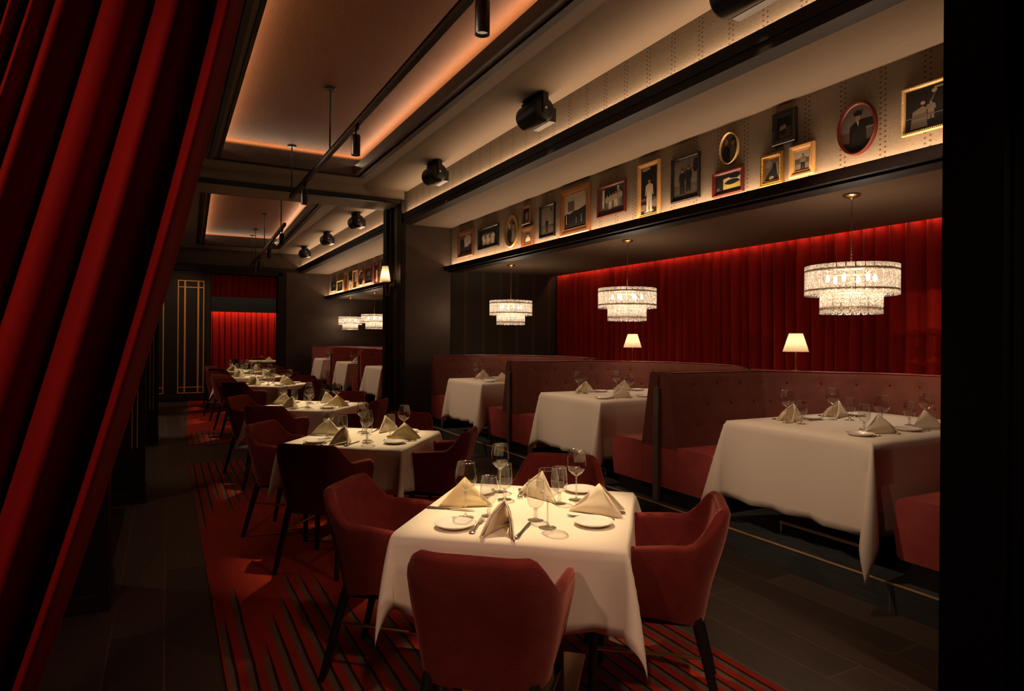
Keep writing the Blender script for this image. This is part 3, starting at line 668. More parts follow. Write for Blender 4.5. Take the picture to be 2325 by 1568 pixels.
def make_booth(a, b, label, plain_fabric=False, grp='red buttoned booth benches'):
    cy = (a + b) / 2; t = thing('booth_bench', label, 'bench', (0, 0, 0), 0, grp)
    V, N = rail(a + .012, b - .012); L = [0]
    for p, q in zip(V, V[1:]): L.append(L[-1] + (q - p).length)
    fab = 'booth_fabric' if not plain_fabric else 'red_leather'
    zs, zt = ZP + .47, 1.245
    btn = []
    nrow = 2
    for r_ in range(3):
        z = zs + .17 + r_ * .17; x = .28 + (.14 if r_ % 2 else 0)
        while x < L[-1] - .2: btn.append((x, z)); x += .28
    def inward(z): f = (z - zs) / (zt - zs); return .205 - .105 * f
    P, U = [], []
    for i, (p, n_, l) in enumerate(zip(V, N, L)):
        row, ur = [], []
        prof = [(0, zs - .02), (0, zt - .02), (.012, zt - .004), (.03, zt)] + [(inward(zt) - .03, zt), (inward(zt) - .008, zt - .006)] + [(inward(z), z) for z in [zt - .02 - (zt - .02 - zs + .01) * k / 22 for k in range(23)]] + [(.19, zs - .02)]
        vv = 0; last = prof[0]
        edge = min(l, L[-1] - l)
        for k, (o, z) in enumerate(prof):
            vv += math.hypot(o - last[0], z - last[1]); last = (o, z); d = 0
            if k >= 6 and k < 29:
                for bx, bz in btn:
                    q = ((l - bx) ** 2 + (z - bz) ** 2)
                    if q < .02: d -= .018 * math.exp(-q / .0011)
            q = p + n_ * (o + d); row.append((q.x, q.y, z)); ur.append((l, vv))
        P.append(row); U.append(ur)
    m = MB().grid(P, uvs=U); k = len(P[0])
    m.add(P[0], [tuple(range(k))[::-1]], 0, False, [(q[1], q[2]) for q in P[0]]); m.add(P[-1], [tuple(range(k))], 0, False, [(q[1], q[2]) for q in P[-1]])
    m.build('backrest', fab, t, sharp=50)
    # welt on the top edge
    MB().tube([(p.x + n_.x * .1, p.y + n_.y * .1, zt - .001) for p, n_ in zip(V[1:-1:2], N[1:-1:2])], .006, 6).build('piping', 'red_leather', t)
    # buttons
    bm = MB().lathe([(.0001, .009), (.008, .007), (.012, .002), (.012, 0)], 10).build('button', 'button_red', t)
    def at(l):
        for i in range(len(L) - 1):
            if L[i + 1] >= l: f = (l - L[i]) / (L[i + 1] - L[i]); return V[i].lerp(V[i + 1], f), N[i]
        return V[-1], N[-1]
    first = True
    for bx, bz in btn:
        p, n_ = at(bx); o = bm if first else bm.copy()
        if not first: C.objects.link(o); o.parent = t
        first = False; q = p + n_ * (inward(bz) - .017); o.location = (q.x, q.y, bz); o.rotation_euler = Vector((n_.x, n_.y, .12)).to_track_quat('Z', 'Y').to_euler()
    # leather plinth under the back and the seat
    P = []
    for p, n_ in zip(V, N): P.append([tuple((p + n_ * o)) + (z,) for o, z in ((0, ZP + .08), (0, zs - .021), (.195, zs - .021), (.195, ZP + .08))])
    m = MB().grid(P, smooth=False); 
    for row, rv in ((P[0], True), (P[-1], False)): m.poly(row[::-1] if rv else row)
    m.build('back_plinth', 'red_leather', t)
    P = []; sd = .62
    prof = [(.197, ZP + .12), (.197, zs - .03), (.21, zs), (.28, zs + .006), (sd - .05, zs + .004), (sd - .018, zs - .006), (sd, zs - .03), (sd + .006, zs - .12), (sd + .004, zs - .22), (sd - .01, ZP + .14), (sd - .03, ZP + .12)]
    for i, (p, n_) in enumerate(zip(V, N)):
        e = min(i, len(V) - 1 - i); c = (0, .012, .02)[min(e, 2)] - .02
        q0 = p; row = []
        tdir = Vector((1, 0)) if i < 3 or i > len(V) - 4 else Vector((0, 0))
        for k, (o, z) in enumerate(prof): row.append((p.x + n_.x * o, p.y + n_.y * o, z))
        P.append(row)
    # inner corners of a U path can fold: keep x within the room
    m = MB().grid(P); m.poly(P[0][::-1]); m.poly(P[-1]); m.build('seat', 'red_leather', t, sharp=50)
    P = [[tuple(p + n_ * o) + (z,) for o, z in ((.02, ZP), (.02, ZP + .12), (sd - .09, ZP + .12), (sd - .09, ZP))] for p, n_ in zip(V, N)]
    m = MB().grid(P, smooth=False); m.poly(P[0][::-1]); m.poly(P[-1]); m.build('toe_kick', 'black_wood', t)
    return t
BL = ['red booth bench nearest the camera at the right edge, around the largest cloth', 'red booth bench in the middle of the near bay, left of the tallest partition', 'red booth bench farthest back in the near bay, beside the pillar']
for i in range(3): make_booth(BY[i], BY[i + 1], BL[i])
BL2 = ['plain red booth bench nearest the pillar in the bay beyond it', 'plain red booth bench in the middle of the bay beyond the pillar', 'plain red booth bench at the far end of the bay beyond the pillar']
for i in range(3): make_booth(BY2[i], BY2[i + 1], BL2[i], True, 'plain red booths beyond the pillar')
def end_strip(y, label, bay):
    m = MB(); pts = [(-.032, .0), (.032, 0), (.032, .93)] + [(.032 - .03 + .03 * cos(a), .93 + .03 * sin(a)) for a in (pi / 6, pi / 3, pi / 2)] + [(-.032 + .012, .96), (-.032, .948)]
    vs = [(x, y + p, ZP + z) for x in (3.655, 3.689) for p, z in pts]; n = len(pts)
    m.add(vs, [tuple(range(n)), tuple(range(n, 2 * n))[::-1]] + [(i, n + i, n + (i + 1) % n, (i + 1) % n) for i in range(n)])
    return tag(m.build('end_board', 'edge_wood', bevel=.004), label, 'board', 'wooden boards on the booth partition ends')
EB = ['grey-brown wooden board on the end of the partition by the largest booth table', 'grey-brown wooden board on the end of the partition between the middle and farthest near booths']
for y, l in zip(BY[1:3], EB): end_strip(y, l, 1)
for y, l in zip(BY2[1:3], ['dark board on the first booth partition end beyond the pillar', 'dark board on the second booth partition end beyond the pillar']): end_strip(y, l, 2)
# ledge filling between the booth backs and the curtain
for (a, b, n_) in ((Y0 + .03, YE - .02, 15), (YE2 + .03, YF - .02, 16)):
    struct('trim_%d' % n_, MB().box(5.66, 6.5, a, b, ZP, 1.17), 'dark_wood')
def wedge(y, n_):
    struct('trim_%d' % n_, MB().prism([(4.95, y - .012), (5.64, y - .75), (5.64, y + .75), (4.95, y + .012)], (ZP, 1.215)), 'red_leather')
wedge(BY[1], 17); wedge(BY[2], 18)

# booth tables
def booth_table(x0, x1, yc, hy, idx, label, tlabel, drop=.56):
    cx = (x0 + x1) / 2; hx = (x1 - x0) / 2; t = thing('booth_table', tlabel, 'table', (cx, yc, ZP), 0, 'booth tables')
    MB().box(-hx + .01, hx - .01, -hy + .01, hy - .01, .72, .752).build('tabletop', 'dark_wood', t, bevel=.004)
    for y in (-.33, .33): 
        MB().tube([(0, y, .02), (0, y, .722)], .035, 12).build('leg', 'brass', t)
    MB().box(-.42, .42, -.42, .42, 0, .022).build('base_plate', 'black_metal', t)
    MB().tube([(-.57, -.37, .075), (-.57, .25, .075)], .011, 8).build('foot_rail', 'pale_gold', t)
    for y in (-.36, .24): MB().tube([(-.57, y, 0), (-.57, y, .075)], .009, 8).build('rail_post', 'brass', t)
    o = MB().grid(cloth(hx, hy, drop, 20 + idx, n=14, kk=((.14, .30, .12, .26), (.14, .26, .14, .22), (.14, .26, .14, .22))[idx % 3], skew=(0, .7, 0, -.2))).build('tablecloth', 'booth_linen', sharp=80, solid=.003)
    o.location = (cx, yc, ZP + .7675); tag(o, label, 'tablecloth', 'beige tablecloths in the booths')
BT = ['largest beige cloth, over the booth table at the right', 'beige cloth over the middle booth table, behind the nearest square table', 'beige cloth over the farthest booth table of the near bay',
      'pale cloth over the first booth table beyond the pillar, partly cut off by it', 'pale cloth over the second booth table beyond the pillar', 'pale cloth over the third booth table beyond the pillar']
BN = ['largest booth table', 'middle booth table', 'farthest booth table before the pillar', 'first booth table beyond the pillar', 'second booth table beyond the pillar', 'third booth table beyond the pillar']
YC = [2.90, 5.58, 8.20, 12.68, 15.28, 17.9]
for i, yc in enumerate(YC):
    booth_table(3.64, 5.20 if i < 3 else 5.0, yc, .555, i, BT[i], 'table hidden under the cloth of the ' + BN[i])
    zt = ZP + .7695; cx = 4.42
    for k, (dx, side) in enumerate(((-.36, 1), (.16, 1), (-.36, -1), (.16, -1))):
        w_ = ', %s %s end, %s' % ('far' if side > 0 else 'near', 'aisle' if dx < 0 else 'curtain', BN[i])
        # far side sitters face -y: quarter turn 2; near side 0
        setting(cx + dx, yc + side * .02, zt, 0, 2 if side > 0 else 0, w_, 60 + i * 4 + k, napi=[0, 2, 3, 0][k], over=None, nrot=pi / 2)

# ------------------------------------------------------------------ chandeliers
def make_chandelier():
    t = thing('chandelier', 'x', 'chandelier', group='two-tier glass chandeliers')
    MB().lathe([(.0001, 0), (.068, 0), (.066, -.012), (.05, -.024), (.02, -.03), (.008, -.045), (.0001, -.045)], 24).build('canopy', 'brass', t)
    m = MB(); z = -.045; k = 0
    while z > -.535:
        pts = [(.0065 * cos(a) * (1 if k % 2 else 0), .0065 * cos(a) * (0 if k % 2 else 1), z - .015 + .016 * sin(a)) for a in [2 * pi * i / 10 for i in range(10)]]
        m.tube(pts, .0019, 6, closed=True); z -= .0255; k += 1
    m.tube([(0, 0, -.53), (0, 0, -.70)], .006, 8); m.build('chain', 'brass', t)
    def band(r, z0, z1): return MB().lathe([(r, z0), (r + .004, z0), (r + .004, z1), (r, z1), (r, z0)], 48)
    for r, z0 in ((.325, -.615), (.325, -.765), (.212, -.905)): band(r, z0 - .007, z0 + .007).build('band', 'brass', t)
    m = MB()
    for a in range(6):
        q = a * pi / 3; m.tube([(0, 0, -.60), (.322 * cos(q), .322 * sin(q), -.612)], .004, 6); m.tube([(.322 * cos(q), .322 * sin(q), -.76), (.205 * cos(q), .205 * sin(q), -.785), (.208 * cos(q), .208 * sin(q), -.90)], .003, 6)
    m.build('frame', 'brass', t)
    def tiles(r, z0, z1, n, off=0):
        w_ = 2 * pi * r / n * .5 * .93; mm = MB().box(-w_, w_, -.004, .004, z0, z1); first = mm.build('glass_panel', 'ripple_glass', t, bevel=.002)
        for i in range(n):
            o = first if i == 0 else first.copy()
            if i: C.objects.link(o); o.parent = t
            a = 2 * pi * (i + off) / n; o.location = ((r + .011) * cos(a), (r + .011) * sin(a), 0); o.rotation_euler = (0, 0, a + pi / 2)
    tiles(.325, -.808, -.572, 32); tiles(.212, -.955, -.775, 22, .5)
    b0 = None
    for i in range(6):
        a = i * pi / 3 + .3; o = MB().tube([(0, 0, -.70), (0, 0, -.69), (0, 0, -.66), (0, 0, -.64)], [.006, .014, .014, .006], 10).build('bulb', 'bulb_on', t) if b0 is None else b0.copy()
        if b0 is None: b0 = o
        else: C.objects.link(o); o.parent = t
        o.location = (.17 * cos(a), .17 * sin(a), 0)
    return t
ch0 = make_chandelier()
CHL = [(4.81, 3.28, 'glass chandelier largest in view, over the right-hand booth'), (4.79, 6.10, 'glass chandelier over the middle booth, centre of the picture'), (4.84, 9.12, 'glass chandelier over the farthest near booth, beside the studded wall'),
       (4.8, 16.68, 'small distant glass chandelier partly cut off by the pillar'), (4.8, 19.2, 'small distant glass chandelier at the far end beyond the pillar')]
for i, (x, y, l) in enumerate(CHL):
    if i == 0: ch0.location = (x, y, 2.69); ch0['label'] = l
    else: dup(ch0, (x, y, 2.69), 0, l)
    bulb((x, y, 2.0), 16, .09, (1, .78, .56))

# ------------------------------------------------------------------ lamps
def pleated(r0, r1, z0, z1, n=36):
    fn = lambda a, z: 1 + .02 * (1 if int(round(a / (2 * pi) * n * 2)) % 2 else -1)
    return MB().lathe([(r0, z0), (r0 + (r1 - r0) * .5, (z0 + z1) / 2), (r1, z1)], n * 2, fn=fn)
def table_lamp(x, y, z, label):
    t = thing('table_lamp', label, 'lamp', (x, y, z), 0, 'pleated table lamps on the booth backs')
    MB().lathe([(.0001, .004), (.0001, 0), (.055, 0), (.055, .01), (.045, .016), (.014, .02), (.0001, .022)][1:], 28).build('base', 'brass', t)
    MB().tube([(0, 0, .018), (0, 0, .10), (0, 0, .20), (0, 0, .215), (0, 0, .33)], [.006, .005, .009, .005, .004], 12).build('stem', 'brass', t)
    sh_ = pleated(.118, .062, .195, .375).build('lamp_shade', 'shade_cloth', t, sharp=20)
    MB().tube([(.1185 * cos(a), .1185 * sin(a), .195) for a in [2 * pi * i / 40 for i in range(40)]], .0035, 6, closed=True).build('shade_trim', 'red_leather', sh_)
    MB().lathe([(.0001, .25), (.012, .255), (.017, .28), (.012, .305), (.0001, .31)], 12).build('bulb', 'bulb_on', t)
    bulb((x, y, z + .28), 1.6, .03)
table_lamp(5.42, 4.27, 1.2155, 'pleated table lamp on the booth back behind the largest booth table'); table_lamp(5.46, 6.83, 1.2155, 'smaller-looking pleated table lamp on the booth back left of centre chandelier')
def sconce():
    x, y, z = 3.30, 10.83, 2.45; t = thing('wall_sconce', 'brass wall sconce with cream pleated shade on the pillar', 'lamp', (x, y, z))
    pleated(.088, .05, .03, .29, 30).build('lamp_shade', 'shade_cloth', t, sharp=20)
    MB().tube([(0, 0, .12), (0, 0, -.05), (.01, 0, -.17), (.035, 0, -.21), (.06, 0, -.20), (.075, 0, -.15), (.085, 0, -.05), (.105, 0, -.02), (.14, 0, -.015)], .006, 8).build('arm', 'brass', t)
    MB().tube([(.14, 0, -.015), (.155, 0, -.015)], .04, 20).build('wall_plate', 'brass', t)
    MB().lathe([(.0001, .10), (.012, .105), (.017, .14), (.012, .165), (.0001, .17)], 12).build('bulb', 'bulb_on', t)
    bulb((x, y, z + .14), 2.2, .03)
    MB().box(.155, .17, -.05, .05, -.09, .06).build('back_block', 'dark_wood', t)
sconce()

# ------------------------------------------------------------------ projectors and track lights
def make_projector():
    t = thing('ceiling_spotlight', 'x', 'spotlight', group='black bracket spotlights on the ceiling')
    MB().box(-.05, .05, -.17, .17, -.018, 0).build('mount_plate', 'black_metal', t, bevel=.003)
    m = MB().box(-.032, .032, -.222, .222, -.034, -.016)
    for s_ in (-1, 1): m.box(-.03, .03, s_ * .217 - .006, s_ * .217 + .006, -.215, -.018)
    m.build('bracket', 'black_metal', t, bevel=.003)
    k = Matrix.Translation((0, 0, -.175)) @ Matrix.Rotation(R(90), 4, 'X')
    b = MB().lathe([(.0001, -.200), (.095, -.200), (.118, -.185), (.124, -.165), (.124, .165), (.118, .185), (.095, .200), (.0001, .200)], 40).xf(k).build('barrel', 'black_metal', t, sharp=60)
    m = MB()
    for q in ((-.17, -.15), (.15, .17)): m.box(.075, .150, q[0], q[1], -.28, -.14)
    m.box(.075, .150, -.151, .151, -.155, -.14).box(.075, .150, -.151, .151, -.28, -.262); m.build('snoot', 'black_metal', b)
    MB().box(.118, .126, -.15, .15, -.262, -.155).build('lens', 'lens_on', b)
    for s_ in (-1, 1): MB().tube([(0, s_ * .20, -.175), (0, s_ * .232, -.175)], .014, 12).build('pivot_bolt', 'steel', t)
    return t
pj = make_projector()
PL = ['black bracket spotlight cut off by the top edge of the picture', 'large black bracket spotlight above the middle booth, centre of the ceiling', 'black bracket spotlight above the farthest near booth',
      'nearest bracket spotlight beyond the header, small', 'middle of the three small bracket spotlights beyond the header', 'farthest small bracket spotlight, near the far wall']
for i, (y, l) in enumerate(zip(PROJ, PL)):
    if i == 0: pj.location = (3.28, y, ZC); pj['label'] = l; pj.rotation_euler = (0, 0, 0)
    else: dup(pj, (3.28, y, ZC), 0, l)
def track(p0, p1, z, canopies, zc, label, glabel):
    p0, p1 = Vector((*p0, z)), Vector((*p1, z)); t = thing('lighting_track', label, 'track', tuple((p0 + p1) / 2), 0, 'suspended lighting tracks'); c = (p0 + p1) / 2
    d = (p1 - p0).normalized(); n_ = Vector((d.y, -d.x, 0)); m = MB()
    def bar(a, b, w0, z0, z1): q = [a + n_ * w0, b + n_ * w0, b - n_ * w0, a - n_ * w0]; m.cube8([(v.x - c.x, v.y - c.y, z0) for v in q] + [(v.x - c.x, v.y - c.y, z1) for v in q])
    bar(p0, p1, .022, -.012, .03); bar(p0, p1, .028, .03, .036); m.build('rail', 'black_metal', t)
    for y in canopies:
        q = p0.lerp(p1, (y - p0.y) / (p1.y - p0.y)) - c
        MB().tube([(q.x, q.y, .03), (q.x, q.y, zc - z - .01)], .009, 10).build('stem', 'black_metal', t)
        MB().lathe([(.0001, -.022), (.055, -.022), (.062, -.016), (.062, 0)], 24, (q.x, q.y, zc - z - .001)).build('canopy', 'black_metal', t)
track((1.55, 1.2), (1.55, 9.66), 3.50, (3.6, 7.15, 9.60), ZC + .26, 'black track rail hung on rods above the near tables', '')
track((1.76, 11.55), (2.02, 18.9), 3.42, (12.1, 15.2, 17.6, 18.7), ZC + .26, 'black track rail hung on rods above the far tables', '')
def make_head():
    t = thing('track_spotlight', 'x', 'spotlight', group='small cylindrical spotlights on the tracks')
    MB().box(-.018, .018, -.05, .05, -.03, 0).build('adapter', 'black_metal', t, bevel=.002)
    MB().tube([(0, 0, -.03), (0, 0, -.09)], .009, 8).build('swivel', 'black_metal', t)
    MB().lathe([(.0001, -.075), (.038, -.075), (.042, -.082), (.042, -.265), (.039, -.265), (.037, -.24)], 28).build('barrel', 'black_metal', t, sharp=50)
    MB().lathe([(.037, -.245), (.0001, -.235)], 20).build('lens', 'lens_on', t); return t
hd = make_head()
HL = ['cylindrical track spotlight nearest the camera, cut by the top of the picture', 'cylindrical track spotlight hanging beside the lit ceiling panel', 'cylindrical track spotlight near the end of the near track',
      'first small track spotlight on the far track', 'second small track spotlight on the far track', 'third small track spotlight on the far track', 'last small track spotlight before the doorway']
for i, ((x, y), l) in enumerate(zip(HEADS + HEADS2, HL)):
    z = 3.488 if i < 3 else 3.408
    if i == 0: hd.location = (x, y, z); hd['label'] = l
    else: dup(hd, (x, y, z), 0, l)

# ------------------------------------------------------------------ framed photographs (wall plane X = 4.36, facing -X)
MI = dict(dark=0, mid=1, grey=2, light=3, pale=4, grass=5, skin=6); PM = ['photo_dark', 'photo_mid', 'photo_grey', 'photo_light', 'photo_pale', 'photo_grass', 'photo_skin']
def picture(kind, content):
    """flat photograph in a unit square u (left to right) v (up): list of (material, polygon)"""
    out = []
    def rect(m_, u0, v0, u1, v1): out.append((m_, [(u0, v0), (u1, v0), (u1, v1), (u0, v1)]))
    def blob(m_, cu, cv, ru, rv, n=10, sd=0): out.append((m_, [(cu + ru * cos(2 * pi * i / n + sd) * (1 + .15 * sin(3 * i + sd)), cv + rv * sin(2 * pi * i / n + sd) * (1 + .15 * cos(5 * i + sd))) for i in range(n)]))
    def man(cu, v0, h, w_, top='pale', leg='pale', head='skin'):
        out.append((leg, [(cu - w_ * .42, v0), (cu - w_ * .08, v0), (cu, v0 + h * .38), (cu + w_ * .08, v0), (cu + w_ * .42, v0), (cu + w_ * .40, v0 + h * .50), (cu - w_ * .40, v0 + h * .50)]))
        out.append((top, [(cu - w_ * .38, v0 + h * .46), (cu + w_ * .38, v0 + h * .46), (cu + w_ * .42, v0 + h * .62), (cu + w_ * .5, v0 + h * .48), (cu + w_ * .62, v0 + h * .5), (cu + w_ * .52, v0 + h * .78), (cu + w_ * .15, v0 + h * .84), (cu - w_ * .15, v0 + h * .84), (cu - w_ * .52, v0 + h * .78), (cu - w_ * .62, v0 + h * .5), (cu - w_ * .5, v0 + h * .48), (cu - w_ * .42, v0 + h * .62)]))
        blob(head, cu, v0 + h * .91, w_ * .17, h * .075, 12); blob('dark', cu, v0 + h * .965, w_ * .19, h * .035, 10)
    if content == 'landscape': rect('mid', 0, 0, 1, 1); blob('light', .62, .62, .34, .33, 12, 1); rect('dark', 0, 0, 1, .32); blob('dark', .15, .45, .25, .4, 9); blob('dark', .9, .3, .2, .15, 9)
    elif content == 'group':
        rect('dark', 0, 0, 1, 1); rect('mid', 0, 0, 1, .16)
        for i, u in enumerate((.25, .38, .5, .62, .76)): man(u, .08 + .03 * (i % 2), .72, .17, 'pale' if i % 2 == 0 else 'grey', 'light' if i % 2 else 'pale')
    elif content == 'porch':
        rect('mid', 0, 0, 1, 1); rect('pale', .12, .1, .2, .95); rect('pale', .72, .2, .8, .98); rect('grey', 0, 0, 1, .22); rect('dark', .22, .3, .7, .95)
        for i, u in enumerate((.32, .45, .57, .68, .86)): man(u, .12 + .02 * i, .62, .15, 'light', 'pale' if i % 2 else 'grey')
    elif content == 'portrait': rect('frame', 0, 0, 0, 0) if 0 else rect('mid', 0, 0, 1, 1); out.append(('pale', [(.15, .08), (.9, .08), (.82, .4), (.62, .55), (.42, .55), (.22, .4)])); blob('skin', .52, .68, .13, .16, 14); blob('dark', .5, .82, .16, .09, 10)
    elif content == 'couple': rect('dark', 0, 0, 1, 1); rect('mid', 0, .45, 1, 1); out.append(('dark', [(.05, .0), (.52, .0), (.5, .5), (.36, .62), (.15, .58)])); out.append(('grey', [(.5, 0), (.95, 0), (.9, .45), (.72, .58), (.56, .5)])); blob('light', .3, .74, .1, .12, 14); blob('skin', .7, .68, .09, .11, 14); blob('dark', .72, .80, .13, .07, 10)
    elif content == 'lone': rect('grey', 0, 0, 1, 1); rect('mid', 0, 0, 1, .36); blob('dark', .8, .88, .06, .07, 8); man(.45, .1, .5, .2, 'dark', 'dark'); blob('mid', .8, .25, .16, .1, 9)
    elif content == 'cattle':
        rect('light', 0, 0, 1, 1); rect('dark', 0, 0, 1, .28); out.append(('dark', [(0, .25), (1, .25), (1, .60), (.8, .54), (.62, .5), (.45, .5), (.25, .44), (.1, .46), (0, .42)]))
        rect('mid', .16, .52, .46, .80)
        for k in range(5): rect('light', .19, .555 + k * .048, .43, .568 + k * .048)
        for k in range(4): rect('dark', .21 + k * .06, .53, .225 + k * .06, .79)
        rect('pale', .1, .15, .12, .42); rect('grey', .55, .12, .58, .3); rect('grey', .78, .12, .82, .36)
    elif content == 'tallman': rect('dark', 0, 0, 1, 1); rect('mid', 0, .28, 1, .34); blob('grey', .15, .14, .2, .08, 9); blob('grey', .85, .2, .2, .08, 9, 1); blob('grey', .5, .05, .3, .05, 9); blob('light', .3, .96, .28, .04, 8); man(.52, .04, .72, .42, 'pale', 'pale')
    elif content == 'officers':
        rect('grey', 0, 0, 1, 1); rect('mid', 0, 0, 1, .34); blob('dark', .92, .78, .12, .2, 9)
        for u in (.45, .5, .56, .4, .62): out.append(('mid', [(.5, .62), (.51, .62), (u + .01 + (u - .5) * 2, .97), (u + (u - .5) * 2, .97)]))
        man(.36, .1, .66, .24, 'dark', 'dark'); man(.62, .14, .66, .24, 'dark', 'dark')
    elif content == 'park': rect('grass', 0, 0, 1, 1); rect('pale', .35, .5, 1, 1); blob('dark', .75, .85, .25, .18, 11); blob('dark', .66, .5, .3, .14, 11, 1); rect('dark', 0, 0, 1, .12); rect('dark', .0, 0, .3, 1); blob('dark', .4, .9, .2, .16, 9); blob('mid', .1, .2, .06, .1, 8)
    elif content == 'pair': rect('dark', 0, 0, 1, 1); rect('mid', .02, 0, 1, .52); man(.25, .14, .55, .24, 'pale', 'dark'); man(.46, .18, .55, .24, 'pale', 'dark')
    elif content == 'seated': rect('mid', 0, 0, 1, 1); blob('grey', .2, .8, .25, .2, 9); blob('grey', .85, .5, .18, .4, 9); out.append(('dark', [(.0, 0), (.95, 0), (.85, .35), (.8, .6), (.55, .62), (.3, .42), (.08, .25)])); blob('dark', .66, .68, .13, .1, 12); blob('grey', .45, .12, .18, .1, 9)
    elif content == 'child': rect('light', 0, 0, 1, 1); rect('mid', 0, 0, 1, .60); rect('grey', 0, 0, 1, .34); man(.55, .08, .70, .34, 'grey', 'dark')
    elif content == 'officer': rect('grey', 0, 0, 1, 1); rect('mid', 0, 0, 1, .45); rect('dark', .55, .5, 1, .68); rect('dark', 0, 0, 1, .22); out.append(('dark', [(.25, .1), (.8, .1), (.76, .55), (.62, .64), (.44, .64), (.28, .55)])); blob('skin', .52, .72, .075, .085, 14); out.append(('dark', [(.42, .78), (.64, .78), (.66, .84), (.52, .89), (.38, .84)])); out.append(('pale', [(.5, .64), (.56, .64), (.53, .54)]))
    elif content == 'dance': rect('dark', 0, 0, 1, 1); out.append(('grey', [(.08, .05), (.38, .05), (.36, .5), (.3, .56), (.12, .46)])); out.append(('grey', [(.74, .1), (.93, .1), (.92, .55), (.86, .66), (.78, .55)])); blob('skin', .85, .74, .04, .06, 10); blob('skin', .3, .63, .04, .05, 10); man(.44, .2, .45, .14, 'grey', 'grey'); out.append(('mid', [(.42, .62), (.5, .82), (.53, .82), (.46, .6)])); blob('light', .5, .86, .05, .05, 8); rect('light', .5, .9, .72, .95); rect('mid', 0, .30, 1, .33)
    else: rect('dark', 0, 0, 1, 1); blob('mid', .5, .6, .3, .2, 9)
    return out
def frame_at(yc, w_, z0, z1, border, mat, content, label, oval=False, depth=.032, sides=4, X=4.36, rope=False):
    """local: u along -Y (viewed from the aisle, left = far = +Y), v = Z"""
    h = z1 - z0; t = thing('picture_frame', label, 'picture', (X, yc, (z0 + z1) / 2), 0, 'framed photographs on the upper wall')
    def pt(u, v, d): return (-d, -u, v)
    hw, hh = w_ / 2, h / 2; m = MB()
    if oval or sides != 4:
        n = 48 if oval else sides; off = 0 if oval else pi / n; P = []
        for i in range(n):
            a = 2 * pi * i / n + off; k = 1 if oval else 1 / cos(pi / n)
            P.append([pt((hw - o) * k * cos(a), (hh - o) * k * sin(a), d) for o, d in ((0, .001), (0, depth * .6), (border * .25, depth), (border * .6, depth * .85), (border, depth * .45), (border, .004))])
        m.grid(P, True, smooth=oval); pic = [((hw - border) * cos(2 * pi * i / 40), (hh - border) * sin(2 * pi * i / 40)) for i in range(40)] if oval else [((hw - border) / cos(pi / n) * cos(2 * pi * i / n + off), (hh - border) / cos(pi / n) * sin(2 * pi * i / n + off)) for i in range(n)]
    else:
        cs = [(-1, -1), (1, -1), (1, 1), (-1, 1)]; P = []
        for su, sv in cs: P.append([pt(su * (hw - o), sv * (hh - o), d) for o, d in ((0, .001), (0, depth * .75), (border * .15, depth), (border * .5, depth * .86), (border * .88, depth * .5), (border, depth * .55), (border, .004))])
        m.grid(P, True, smooth=False); pic = [(su * (hw - border), sv * (hh - border)) for su, sv in cs]
        if rope:
            for (a, b) in ((0, 1), (1, 2), (2, 3), (3, 0)):
                A, B = Vector(cs[a]), Vector(cs[b]); p0 = (A.x * (hw - border * .5), A.y * (hh - border * .5)); p1 = (B.x * (hw - border * .5), B.y * (hh - border * .5)); L_ = math.hypot(p1[0] - p0[0], p1[1] - p0[1]); k = int(L_ / .012)
                for i in range(k): f = (i + .5) / k; u, v = p0[0] + (p1[0] - p0[0]) * f, p0[1] + (p1[1] - p0[1]) * f; m.add([pt(u + du, v + dv, dd) for du, dv, dd in ((-.006, 0, depth * .8), (0, -.006, depth * .8), (.006, 0, depth * .8), (0, .006, depth * .8), (0, 0, depth + .006))], [(0, 1, 4), (1, 2, 4), (2, 3, 4), (3, 0, 4)])
    m.build('frame', mat, t, bevel=0 if oval or rope else .0015, sharp=45)
    us = [p[0] for p in pic]; vs = [p[1] for p in pic]; u0, u1, v0, v1 = min(us), max(us), min(vs), max(vs); m = MB(); d = .010
    def clip(poly):
        # clip polygon to the convex picture outline
        out = [Vector(p) for p in poly]
        for i in range(len(pic)):
            a, b = Vector(pic[i]), Vector(pic[(i + 1) % len(pic)]); e = b - a; new = []
            for k in range(len(out)):
                p, q = out[k - 1], out[k]; sp, sq = e.x * (p.y - a.y) - e.y * (p.x - a.x), e.x * (q.y - a.y) - e.y * (q.x - a.x)
                if (sp >= 0) != (sq >= 0): new.append(p + (q - p) * (sp / (sp - sq)))
                if sq >= 0: new.append(q)
            out = new
            if len(out) < 3: return []
        return out
    for k, (mt, poly) in enumerate(picture(0, content)):
        pg = clip([(u0 + (u1 - u0) * a, v0 + (v1 - v0) * b) for a, b in poly])
        if len(pg) >= 3: m.add([pt(p.x, p.y, d + k * .0003) for p in pg], [tuple(range(len(pg)))], MI[mt])
    m.build('photograph', PM, t)
